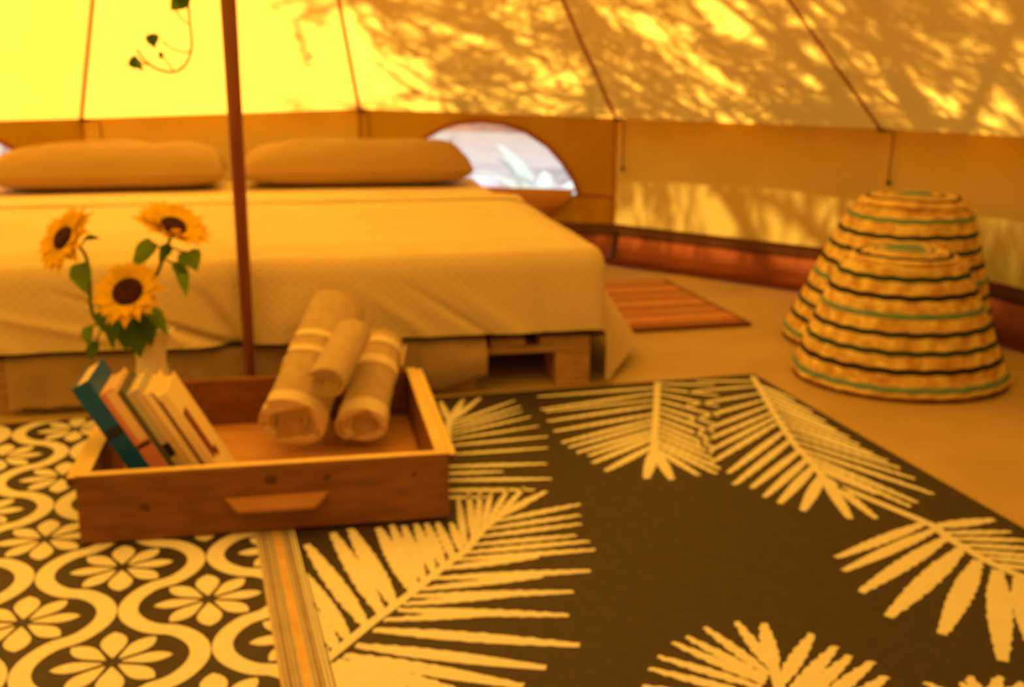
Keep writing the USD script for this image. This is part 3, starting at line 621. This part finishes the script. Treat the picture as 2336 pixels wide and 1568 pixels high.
for spec in (
    ('teal', .036, .288, .165, 'book_teal', 'book_teal', 'thick teal book with one dark band across its spine', [('spine_band', 'book_black', .0005, .0355, .166, .186)]),
    ('pink', .030, .272, .150, 'book_cream', 'book_pink', 'pink and cream paperback leaning on the thick teal book', [('spine_label', 'book_cream', .011, .029, .155, .268), ('spine_print', 'book_black', .001, .029, .142, .150)]),
    ('charcoal', .010, .276, .150, 'book_charcoal', 'book_charcoal', 'thin charcoal paperback between the pink book and the grey one', None),
    ('grey', .026, .270, .150, 'book_grey_green', 'book_grey_green', 'pale grey-green paperback with a dark figure low on its spine', [('spine_print', 'book_black', .001, .015, .120, .150), ('spine_band', 'book_tan', .016, .0255, .02, .26)]),
    ('tan', .018, .268, .150, 'book_ivory', 'book_ivory', 'ivory paperback with a thin brown line down its spine', [('spine_line', 'book_print_brown', .0145, .0178, .01, .262)]),
    ('ivory', .020, .262, .150, 'book_ivory', 'book_ivory', 'ivory paperback with a dark red picture on its cover, outermost beside the towels', [('spine_line', 'book_print_brown', .0005, .003, .01, .25), ('cover_print', 'book_maroon', .012, .060, .095, .205), ('cover_spot', 'book_maroon', .05, .082, .085, .105)])):
    nm, th_, ln, dpth, cv, sp_, lb, ex_ = spec
    book(nm, bx, th_, ln, dpth, .100, cv, sp_, lb, extra=ex_); bx += (th_+.0008)/sn
# towels: real spirals of terry cloth
def towel(p0, p1, r, label, bands, squash=.86, turns=4.2, seed=0, twist=0.):
    P0, P1 = dp(*p0), dp(*p1); ax = unit(P1-P0); L = np.linalg.norm(P1-P0)
    sx = unit(np.cross(ax, [0, 0, 1.])); sy = np.cross(sx, ax)
    t = thing('rolled_towel', label, 'towel')
    th = np.linspace(.6, turns*2*np.pi, 260); rr = r*(.06+.94*(th/th[-1]))-.003
    wob = 1+.03*np.sin(th*2.1+seed)
    pts = np.c_[rr*np.cos(th+twist)*wob, rr*np.sin(th+twist)*squash*wob]
    ln = LineString(pts); core = ln.buffer(r/turns*.40, quad_segs=2).simplify(.0006)
    m = extrude(core, L); v = np.array(m.vertices)
    def put(v):
        q = v[:, 2]/L; sag = 1-.05*np.sin(q*math.pi*2+seed)*0
        r_ = np.hypot(v[:, 0], v[:, 1]); tel = (1-r_/r)*.012*np.where(q < .5, 1, -1)*(np.abs(q-.5) > .49)
        return P0+np.outer(v[:, 0], sx)+np.outer(v[:, 1], sy)+np.outer(v[:, 2]+tel, ax)
    obj('terry_roll', tm(put(v), m.faces), 'towel', t, smooth=35)
    outer = LineString(pts[-78:]).buffer(r/turns*.47+.0022, quad_segs=2)
    for b0, b1 in bands:
        mb = extrude(outer, (b1-b0)*L, b0*L); obj('pale_stripe', tm(put(np.array(mb.vertices)), mb.faces), 'towel_stripe', t, smooth=35)
    return t, put, L
towel((.386, .345, .110), (.500, .720, .274), .076, 'largest beige rolled towel, leaning up over the back of the drawer', [(.0, .075), (.42, .47), (.56, .61)], seed=1, twist=.8)
_, put3, L3 = towel((.545, .345, .094), (.612, .645, .206), .056, 'small rolled towel with pale stripes by the drawer side', [(.0, .14), (.56, .66), (.82, .9)], seed=4, twist=2.6)
towel((.468, .270, .218), (.540, .520, .266), .042, 'smallest plain rolled towel lying on top of the other two', [], seed=6, squash=.9, turns=3.4)
tg = thing('towel_tag', 'small pale folded label sticking up beside the striped towel roll', 'label')
P = np.array([[dp(.652+.008*s, .60+.03*q, .16+.042*q)+DX*(.012*q) for s in (0, 1)] for q in np.linspace(0, 1, 5)])
obj('tag', cat_([grid(P), grid(P+DY*.002, flip=True)]), 'towel_stripe', tg)

# vase and sunflowers
va = np.array([-.818, 2.398, 0.])
vs_ = thing('vase', 'white ceramic vase behind the books, holding the sunflowers', 'vase')
vp = [(.001, .0295), (.036, .0295), (.046, .045), (.052, .09), (.049, .14), (.039, .19), (.032, .225), (.036, .262), (.044, .286), (.041, .284), (.031, .25), (.027, .222), (.034, .185), (.044, .14), (.046, .09), (.04, .05), (.001, .045)]
obj('vase_body', lathe(vp, 40, va), 'vase_white', vs_, smooth=50)
rim = []
for k in range(9):
    a_ = k*2*np.pi/9; rim.append(1)
lz = lathe([(.043, .276), (.056, .296), (.053, .300), (.040, .280)], 45, va); v = np.array(lz.vertices); an = np.arctan2(v[:, 1]-va[1], v[:, 0]-va[0]); v[:, 2] += .006*np.sin(an*7); obj('vase_rim', tm(v, lz.faces), 'vase_white', vs_, smooth=60)
def leaf_mesh(base, tip, width, nrm, fold=.25, droop=.15, heart=True, n=9):
    base, tip = np.asarray(base, float), np.asarray(tip, float); d = tip-base; L = np.linalg.norm(d); d = d/L
    nrm = np.asarray(nrm, float); nrm = unit(nrm-(nrm@d)*d); s = np.cross(d, nrm); P = []
    for t in np.linspace(0, 1, n):
        w = width*.5*((math.sin(math.pi*min(1, t*.92+.08)**.62)) if heart else math.sin(math.pi*(t*.94+.06)))
        c = base+d*t*L-nrm*droop*L*t*t
        P.append([c+s*w*q+nrm*(fold*abs(q)*w+.06*w*math.sin(t*14+q*2)) for q in (-1, -.5, 0, .5, 1)])
    return grid(np.array(P))
def sunflower(head, nrm, R_, r_disc, label, leaves, stem_via, seed):
    rg = random.Random(seed); t = thing('sunflower', label, 'flower')
    head = np.asarray(head, float); nrm = unit(nrm); a = unit(np.cross(nrm, [.1, .2, 1.])); b = np.cross(nrm, a)
    jx, jy = ((0, -.010), (-.008, .004), (.009, .005))[seed-1]
    pts = spline([va+[jx, jy, .10], va+[jx, jy, .17], va+[jx*.6, jy*.6, .225], va+[jx, jy, .27]]+list(stem_via)+[head-nrm*.035, head-nrm*.012], 40)
    obj('stem', tube(pts, np.linspace(.0048, .0036, 40), 8), 'stem', t, smooth=True)
    cal = lathe([(.001, -.016), (.016, -.014), (r_disc*1.05, -.004), (r_disc*1.05, .001)], 20); obj('calyx', frame(cal, head, a, b), 'leaf_green', t, smooth=True)
    dn = 22; th = np.linspace(0, math.pi/2, 7); pr_ = [(r_disc*math.cos(q)+1e-4, .006+.011*math.sin(q)-(.006*math.exp(-(math.cos(q)/.35)**2))) for q in th]
    ds = lathe([(r_disc, -.002)]+pr_, dn); obj('seed_disc', frame(ds, head, a, b), 'seed_disc', t, smooth=True)
    for ring, (np_, l0, tilt) in enumerate(((17, 1., .10), (15, .9, .34))):
        for k in range(np_):
            an = k*2*math.pi/np_+ring*.2+rg.uniform(-.09, .09); dr_ = a*math.cos(an)+b*math.sin(an); tl = tilt+rg.uniform(-.14, .2)+(.55 if seed == 3 and dr_[1] < -.35 else 0)
            d = dr_*math.cos(tl)+nrm*math.sin(tl); p0 = head+dr_*r_disc*.86+nrm*.002*ring; L = (R_-r_disc*.86)*l0*rg.uniform(.88, 1.08)
            w = .034*R_/.073*rg.uniform(.85, 1.1); P = []; sd = np.cross(d, nrm)
            for q in np.linspace(0, 1, 6):
                ww = w*.5*(.5+.5*math.sin(math.pi*min(1, q*1.25)))*(1 if q < .5 else max(.06, 1-((q-.5)/.5)**1.7))
                P.append([p0+d*q*L+nrm*(-.20*L*q*q)+sd*ww*e+nrm*abs(e)*.12*ww for e in (-1, 0, 1)])
            obj('petal', grid(np.array(P)), 'petal', t, smooth=True)
    for lf in leaves:
        base, tip, w, nn, mm = lf; obj('leaf', leaf_mesh(base, tip, w, nn), mm, t, smooth=True)
        near = pts[np.argmin(np.linalg.norm(pts-np.asarray(base), axis=1))]
        if np.linalg.norm(near-np.asarray(base)) > .006: obj('leaf_stalk', tube(spline([near, (near+np.asarray(base))/2-[0, 0, .004], base], 6), .0022, 6), 'stem', t)
def fpx(x, y, Y): d = ray(x, y); return EYE+d*(Y/d[1])
YF = 2.33
sunflower(fpx(293, 668, 2.30), (-.05, -.72, .60), .082, .033, 'sunflower facing forward, lowest of the three in the vase',
    [(fpx(268, 715, 2.34), fpx(248, 795, 2.30), .062, (-.5, -.8, .2), 'leaf_green'), (fpx(305, 725, 2.35), fpx(318, 815, 2.31), .070, (.2, -.9, .2), 'leaf_green'), (fpx(330, 720, 2.36), fpx(345, 790, 2.33), .050, (.3, -.8, .3), 'leaf_green'),
     (fpx(345, 705, 2.36), fpx(385, 765, 2.33), .032, (.4, -.7, .5), 'leaf_light'), (fpx(228, 712, 2.36), fpx(240, 770, 2.36), .035, (-.4, -.8, .3), 'leaf_green'), (fpx(285, 735, 2.36), fpx(285, 800, 2.33), .05, (0, -.9, .2), 'leaf_green')], [fpx(303, 740, 2.36)], 1)
sunflower(fpx(148, 545, YF), (-.50, -.62, .52), .085, .027, 'sunflower turned aside, hanging out over the book end of the drawer',
    [(fpx(186, 600, 2.36), fpx(192, 672, 2.33), .062, (-.3, -.9, .1), 'leaf_light'), (fpx(192, 545, 2.36), fpx(226, 540, 2.34), .020, (.1, -.6, .8), 'leaf_green'), (fpx(203, 745, 2.37), fpx(200, 790, 2.34), .040, (-.4, -.8, .2), 'leaf_light'), (fpx(218, 780, 2.36), fpx(205, 825, 2.33), .036, (-.3, -.9, .2), 'leaf_green')],
    [va+[-.012, .003, .312], fpx(232, 738, 2.38), fpx(205, 640, 2.37)], 2)
sunflower(fpx(394, 520, YF), (.36, -.38, .76), .088, .028, 'sunflower tilted up towards the roof, nearest the tent pole',
    [(fpx(352, 555, 2.36), fpx(292, 612, 2.34), .052, (-.3, -.8, .5), 'leaf_light'), (fpx(385, 560, 2.36), fpx(362, 598, 2.34), .026, (.3, -.8, .4), 'leaf_green'), (fpx(425, 575, 2.36), fpx(450, 615, 2.33), .052, (.4, -.8, .3), 'leaf_light'), (fpx(410, 605, 2.36), fpx(428, 678, 2.34), .030, (.5, -.8, .1), 'leaf_light'), (fpx(400, 600, 2.37), fpx(425, 625, 2.35), .03, (-.2, -.8, .5), 'leaf_light')],
    [fpx(330, 740, 2.38), fpx(352, 640, 2.37)], 3)

# ------------------------------------------------------------------ slatted mat
mc0, mc1 = at(1715, 745), at(1520, 645); mr = unit(mc1-mc0); ml = np.cross([0, 0, 1.], mr); ml = ml if ml[0] < 0 else -ml
Lr = np.linalg.norm(mc1-mc0); Wd = .62
sm_ = thing('slatted_mat', 'small red-brown slatted wooden mat on the floor beside the bed', 'mat')
def matm(m):
    v = np.array(m.vertices); return tm(mc0*[1, 1, 0]+np.outer(v[:, 0], mr)+np.outer(v[:, 1], ml)+np.outer(v[:, 2], [0, 0, 1]), m.faces if np.cross(mr, ml)[2] > 0 else m.faces[:, ::-1])
ns = 15; pitch = (Lr-.03)/ns
for i in range(ns): obj('slat', matm(rbox(pitch*.78, Wd-.02, .010, .002, (.015+pitch*(i+.5), Wd/2+.012, .0115+(.0012*random.uniform(-1, 1))))), ('slat_wood' if i in (1, 2, 4, 6, 7, 9, 11, 12, 14) else 'slat_wood_dark'), sm_)
obj('edge_strip', matm(rbox(Lr, .018, .013, .002, (Lr/2, .009, .0075))), 'slat_edge', sm_)
obj('edge_strip', matm(rbox(Lr, .018, .013, .002, (Lr/2, Wd+.012, .0075))), 'slat_edge', sm_)
obj('edge_strip', matm(rbox(.016, Wd, .013, .002, (.006, Wd/2+.01, .0075))), 'slat_edge', sm_)
obj('edge_strip', matm(rbox(.016, Wd, .013, .002, (Lr-.006, Wd/2+.01, .0075))), 'slat_edge', sm_)
obj('under_batten', matm(rbox(Lr-.03, .03, .005, .001, (Lr/2, Wd*.5, .0035))), 'slat_edge', sm_)

# ------------------------------------------------------------------ coiled beanbag with two humps
bb = thing('beanbag_seat', 'low lounge seat of coiled tan rope with black and teal stripes, two humps', 'beanbag')
FC, FT, RC, RT = np.array([1.13, 3.085]), np.array([1.100, 3.045]), np.array([1.235, 3.52]), np.array([1.285, 3.52])
FZ, RZZ = .372, .470
def prof(t, z1, rb, rt):                 # t 0..1 along the profile -> (radius, height)
    mix = lambda q: rb*(1-q)+rt*q
    P = np.array([(rb*.97, .004), (rb, .02), (mix(.12), z1*.14), (mix(.42), z1*.45), (mix(.74), z1*.74), (rt*1.02, z1*.935), (rt*.80, z1*.985), (rt*.4, z1*1.0), (.012, z1*1.0)])
    s = np.r_[0, np.cumsum(np.linalg.norm(np.diff(P, axis=0), axis=1))]; s /= s[-1]
    return np.interp(t, s, P[:, 0]), np.interp(t, s, P[:, 1]), None
def section(which, z):
    z1, rb, rt, c0, c1 = (FZ, .290, .150, FC, FT) if which == 0 else (RZZ, .335, .175, RC, RT)
    if z > z1: return None
    t = np.linspace(0, 1, 400); r, h, _ = prof(t, z1, rb, rt); k = np.argmax(h >= z); c = c0+(c1-c0)*z/z1
    el = affinity.scale(Point(*c).buffer(r[k], 32), 1.03, .97) if which == 0 else affinity.scale(Point(*c).buffer(r[k], 32), .98, 1.02)
    return el
def contour(z):
    gs = [g for g in (section(0, z), section(1, z)) if g is not None]
    g = unary_union(gs); kk = .030*max(.25, 1-z/.45); return g.buffer(kk, quad_segs=12).buffer(-kk, quad_segs=12)
def ring_pts(g, z, n_per=.010):
    out = []
    for q in polys(g):
        L = q.exterior.length; n = max(12, int(L/n_per)); p = np.array([q.exterior.interpolate(s, normalized=True).coords[0] for s in np.linspace(0, 1, n, endpoint=False)])
        p3 = np.c_[p, np.full(n, z)]; p3[:, 2] += .013*N(np.c_[p*5, np.zeros(n)], 1., 4, 2)+.0016*np.sin(np.arange(n)*.9+z*50)
        out.append(p3)
    return out
STEP = .0128; seq = ['rope_tan']*4; darks = ['rope_teal', 'rope_black', 'rope_green', 'rope_navy']
zs = list(np.arange(.010, FZ*.93, STEP*.93))
layers, kk = [], 0
def ring_mat(k): return ['rope_brown', 'rope_tan', darks[(k//4) % 4], 'rope_tan'][k % 4] if k < 4 else (darks[((k-2)//4) % 4] if (k-2) % 4 == 0 else 'rope_tan')
core = []
nk = 0
for k, z in enumerate(np.arange(.010, RZZ*.93, STEP*.93)):
    g = contour(z); 
    for q in polys(g): core.append(extrude(q.buffer(-.006), STEP, z-STEP*.6))
    for p in ring_pts(g, z): obj('rope_coil', tube(p, .0084 if ring_mat(k) == 'rope_tan' else .0112, 6, closed=True), ring_mat(k), bb, smooth=True)
    nk = k
for which, z1, rt, c in ((0, FZ, .150, FT), (1, RZZ, .175, RT)):
    rr_ = rt*1.0; z = z1*.945; k = int((FZ*.93-.01)/(STEP*.93))+1 if which == 0 else nk+1
    while rr_ > .01:
        rr_ -= STEP*.93; z += (z1+.004-z)*.35
        if rr_ < .012: break
        a_ = np.linspace(0, 2*np.pi, max(14, int(rr_*2*np.pi/.01)), endpoint=False); p = np.c_[c[0]+rr_*np.cos(a_), c[1]+rr_*np.sin(a_), z+.002*np.sin(a_*2)]
        mm = ring_mat(k) if rr_ > .06 else 'rope_teal'
        obj('rope_coil', tube(p, .0084, 6, closed=True), mm, bb, smooth=True); k += 1
    e = trimesh.creation.icosphere(2, 1.); e.apply_scale([.016, .016, .009]); e.apply_translation([*c, z]); obj('coil_knot', e, 'rope_teal', bb, smooth=True)
    core.append(extrude(Point(*c).buffer(rt*.93, 16), .02, z1*.93-.012))
obj('cushion_core', cat_(core), 'rope_tan', bb)

# ------------------------------------------------------------------ tie cords at the eave corners
for k, off, ln, lab in ((0, .075, .20, 'thin tie cord and toggle at the eave above the leftmost pillow'), (1, .045, .20, 'thin tie cord and toggle at the eave above the pillow beside the half-moon window'),
                        (2, .052, .205, 'dangling tie cord with a dark knot, between half-moon window and beanbag'), (3, .090, .180, 'dangling tie cord with a dark knot, right above the beanbag')):
    t = thing('tie_cord', lab, 'cord')
    c = inward(CORN[k], .020)+[0, 0, EZ[k]-.004]; nx = unit(CORN[(k+1) % NP]-CORN[k]); p1 = c+nx*off+[0, 0, -.012]
    inn = np.r_[unit((POLE-CORN[k])[:2]), 0]
    tog = trimesh.creation.capsule(height=.022, radius=.0065, count=[10, 10]); tog.apply_transform(trimesh.geometry.align_vectors([0, 0, 1], nx)); tog.apply_translation(c+nx*.018); obj('toggle', tog, 'cord_dark', t, smooth=True)
    obj('loop', tube(spline([c-nx*.012+[0, 0, .004], c+nx*.01+inn*.006, c+nx*off*.6+[0, 0, .002], p1], 14), .0028, 6), 'cord', t, smooth=True)
    q = p1+[0, 0, -ln]+nx*(-.006 if k == 3 else .0)
    obj('cord', tube(spline([p1, (p1+q)/2+inn*.004+nx*.002, q], 16), .0034, 6), 'cord', t, smooth=True)
    e = trimesh.creation.icosphere(2, 1.); e.apply_scale([.0105, .0095, .0085]); e.apply_translation(q); obj('knot', e, 'cord_dark', t, smooth=True)
    e = tube([q, q+[.004, 0, -.016]], .003, 6); obj('cord_end', e, 'cord_dark', t)

# ------------------------------------------------------------------ trailing plant hung on the pole, only its tips in the picture
hp_ = thing('hanging_plant', 'trailing green vine tips hanging in front of the bright roof, beside the pole', 'plant')
VP = np.array([-.80, 2.80, 0])
obj('pot', lathe([(.001, 1.45), (.05, 1.45), (.062, 1.47), (.078, 1.57), (.082, 1.585), (.075, 1.585), (.07, 1.56), (.001, 1.55)], 32, VP), 'terracotta', hp_, smooth=40)
obj('hanger', cat_([tube(spline([POLE+[-.022, .012, 1.85], POLE+[-.06, .03, 1.88], VP+[0, 0, 1.84]], 12), .004, 6)]+[tube([VP+[0, 0, 1.84], VP+[.08*math.cos(a), .08*math.sin(a), 1.575]], .0016, 5) for a in (0, 2.1, 4.2)]), 'cord', hp_)
YV = 2.74
def vp_(x, y, dy=0.): return fpx(x, y, YV+dy)
st = spline([VP+[.02, -.02, 1.56], VP+[.03, -.085, 1.57], VP+[.03, -.085, 1.35], vp_(428, -40), vp_(434, 60), vp_(434, 125), vp_(405, 162), vp_(365, 160), vp_(325, 132), vp_(312, 112)], 60)
obj('vine', tube(st, .0036, 6), 'vine_stem', hp_, smooth=True)
for pts in ([vp_(434, 118), vp_(395, 112), vp_(368, 92)], [vp_(428, 55), vp_(412, 40), vp_(400, 22)], [vp_(395, 160), vp_(380, 140), vp_(372, 128)], [vp_(345, 148), vp_(318, 140), vp_(308, 128)]): obj('tendril', tube(spline(pts, 10), .0024, 5), 'vine_stem', hp_, smooth=True)
for b_, t_, w, nn in ((vp_(425, -12), vp_(386, 24), .050, (.2, -1, .2)), (vp_(420, -14), vp_(418, 20), .046, (-.2, -1, .1)), (vp_(340, 78), vp_(354, 114), .030, (-.6, -.8, .1)), (vp_(352, 76), vp_(352, 110), .022, (.5, -.8, .1)), (vp_(368, 118), vp_(365, 138), .014, (.3, -.9, 0)), (vp_(300, 130), vp_(328, 164), .026, (-.3, -.9, .3)), (vp_(296, 140), vp_(310, 158), .018, (.2, -.9, .2))):
    obj('leaf', leaf_mesh(b_, t_, w, nn, fold=.35), 'leaf_green', hp_, smooth=True)
for k in range(7):
    a = k*.9; b_ = VP+[.06*math.cos(a), .06*math.sin(a), 1.58]; obj('leaf', leaf_mesh(b_, b_+[.07*math.cos(a), .07*math.sin(a), .03], .05, (0, 0, 1)), 'leaf_green', hp_, smooth=True)

# ------------------------------------------------------------------ outside: ground, the tree that dapples the roof, plants seen through the windows
gp = Polygon(np.c_[40*np.cos(np.linspace(0, 2*np.pi, 48)), 40*np.sin(np.linspace(0, 2*np.pi, 48))])
obj('ground', extrude(gp, .02, -.03), 'soil'); tag(stage.GetPrimAtPath('/World/ground'), kind='structure')
def sh(a, b, w): return S1*a+S2*b+SUN*w
tree = thing('tree', 'leafy tree outside, casting dappled shade on the canvas roof', 'tree')
leaves, twigs = [], []
def leaf_quad(p, d, n, L, W):
    s = np.cross(d, n); return np.array([p, p+d*L*.45+s*W*.5+n*.004, p+d*L, p+d*L*.45-s*W*.5+n*.004])
rg = np.random.default_rng(21)
TB = np.array([3.75, 6.65, -.03])
trunk_top = sh(1.45, -2.7, 7.2)
tk = spline([TB, TB+[-.05, -.05, 1.4], (TB+trunk_top)/2+[.1, .1, .3], trunk_top], 24)
obj('trunk', tube(tk, np.linspace(.13, .05, 24), 10), 'bark', tree, smooth=True)
ends = [(3.4, -2.1, 6.6), (3.1, -2.9, 6.4), (2.4, -3.3, 6.4), (1.7, -3.4, 6.6), (1.0, -3.0, 6.8), (.6, -2.1, 7.2), (1.6, -1.7, 7.6), (2.6, -1.5, 7.4), (.3, -1.0, 7.4), (1.4, -.6, 7.8), (2.5, -.4, 7.6)]
br_lines = []
for i, e in enumerate(ends):
    s_ = tk[13+(i % 5)*2]; e3 = sh(*e); mid = (s_+e3)/2+[0, 0, .25]; l = spline([s_, mid, e3], 20); br_lines.append(l)
    obj('branch', tube(l, np.linspace(.038, .009, 20), 7), 'bark', tree, smooth=True)
cnt = 0
for it in range(3700):
    a, b = rg.uniform(-.6, 4.15), rg.uniform(-3.75, -.6)
    nz = meshkit.fbm(np.array([[a*2.9, b*3.3, 3.3]]), 3, 5)[0]
    dens = 1.0 if a < 3.3 else max(0, (4.15-a)/.85)**.8
    if a > 2.2 and b > -1.3: dens *= max(0, 1-(b+1.3)/.5)*max(0, 1-(a-2.2)/1.2)
    if b < -3.12: dens *= .12 if .8 < a < 2.9 else .6
    if a < 1.5 and rg.random() < .55: nz = 1.
    if nz < .475-.07*dens or rg.random() > dens: continue
    w = rg.uniform(5.9, 8.2); p = sh(a, b, w)
    th = rg.normal(.9, .55); d = unit(S1*math.cos(th)*-1+S2*math.sin(th)*-1+SUN*rg.normal(0, .25)); L = rg.uniform(.22, .5); n = unit(np.cross(d, rg.normal(size=3)))
    twigs.append(tube([p, p+d*L*.5+n*.01, p+d*L], [.005, .0035, .0015], 4, cap=False))
    for q in np.arange(.08, 1.02, .085):
        for sgn in (-1, 1):
            ld = unit(d*.75+sgn*np.cross(d, n)*.7+rg.normal(size=3)*.25); ln = unit(np.cross(ld, rg.normal(size=3)))
            leaves.append(leaf_quad(p+d*L*q, ld, ln, rg.uniform(.05, .085), rg.uniform(.016, .026)))
    cnt += 1
V = np.vstack(leaves); Q = np.arange(len(V)).reshape(-1, 4)
obj('foliage', quads(V, Q), 'tree_leaf', tree, kind='stuff')
obj('twigs', cat_(twigs), 'bark', tree, kind='stuff')
print('twigs', cnt, 'leaves', len(leaves))

def blade_plant(loc, n, L, W, label, mm, up=.8, seed=0):
    rg = random.Random(seed); t = thing('garden_plant', label, 'plant', loc=loc)
    for k in range(n):
        an = k*2.4+rg.uniform(-.3, .3); o = np.array([math.cos(an), math.sin(an), 0]); tl = up*rg.uniform(.6, 1.15); l = L*rg.uniform(.7, 1.1); P = []
        s = np.array([-o[1], o[0], 0])
        for q in np.linspace(0, 1, 8):
            c = o*(.03+l*q*math.cos(tl)+.1*l*q*q)+[0, 0, l*q*math.sin(tl)-.30*l*q*q]; w = W*.5*math.sin(math.pi*min(1, .16+q*.84))**.8
            P.append([c+s*w*e+[0, 0, abs(e)*w*.3] for e in (-1, 0, 1)])
        obj('leaf', grid(np.array(P)), mm, t, smooth=True)
blade_plant((.2, 6.45, -.01), 16, .75, .10, 'broad-leaved pale plant outside, seen through the half-moon window', 'outdoor_leaf', seed=2)
blade_plant((-1.45, 6.9, -.01), 13, .65, .09, 'broad-leaved pale plant outside behind the right-hand pillow', 'outdoor_leaf', seed=5)
blade_plant((-3.3, 6.6, -.01), 13, .7, .09, 'broad-leaved pale plant outside the left-hand window', 'outdoor_leaf', seed=8)
def bush(loc, r, h, n, label, seed):
    rg = np.random.default_rng(seed); t = thing('garden_bush', label, 'bush', loc=loc); L = []
    for k in range(n):
        p = rg.normal(size=3); p = p/np.linalg.norm(p)*rg.uniform(.55, 1)**.6*np.array([r, r, h/2])+[0, 0, h/2]; d = unit(rg.normal(size=3)+[0, 0, .3]); nn = unit(np.cross(d, rg.normal(size=3)))
        L.append(leaf_quad(p, d, nn, rg.uniform(.10, .2), rg.uniform(.04, .08)))
    V = np.vstack(L); obj('foliage', quads(V, np.arange(len(V)).reshape(-1, 4)), 'tree_leaf', t, kind='stuff')
    obj('stems', cat_([tube([[0, 0, 0], [r*.5*math.cos(q), r*.5*math.sin(q), h*.6]], [.02, .006], 6) for q in np.arange(5)*1.256]), 'bark', t)
for i, (x, y, r, h, lab) in enumerate(((1.5, 9.6, 1.0, 1.8, 'dark bush outside, beyond the half-moon window'), (-1.2, 10.2, 1.2, 2.2, 'tall dark bush outside, directly behind the bed'), (-4.2, 9.0, 1.2, 2.0, 'dark bush outside, beyond the left-hand window'), (4.4, 10.0, 1.1, 1.7, 'low dark bush outside, behind the big tree'))):
    bush((x, y, -.02), r, h, 700, lab, 30+i)
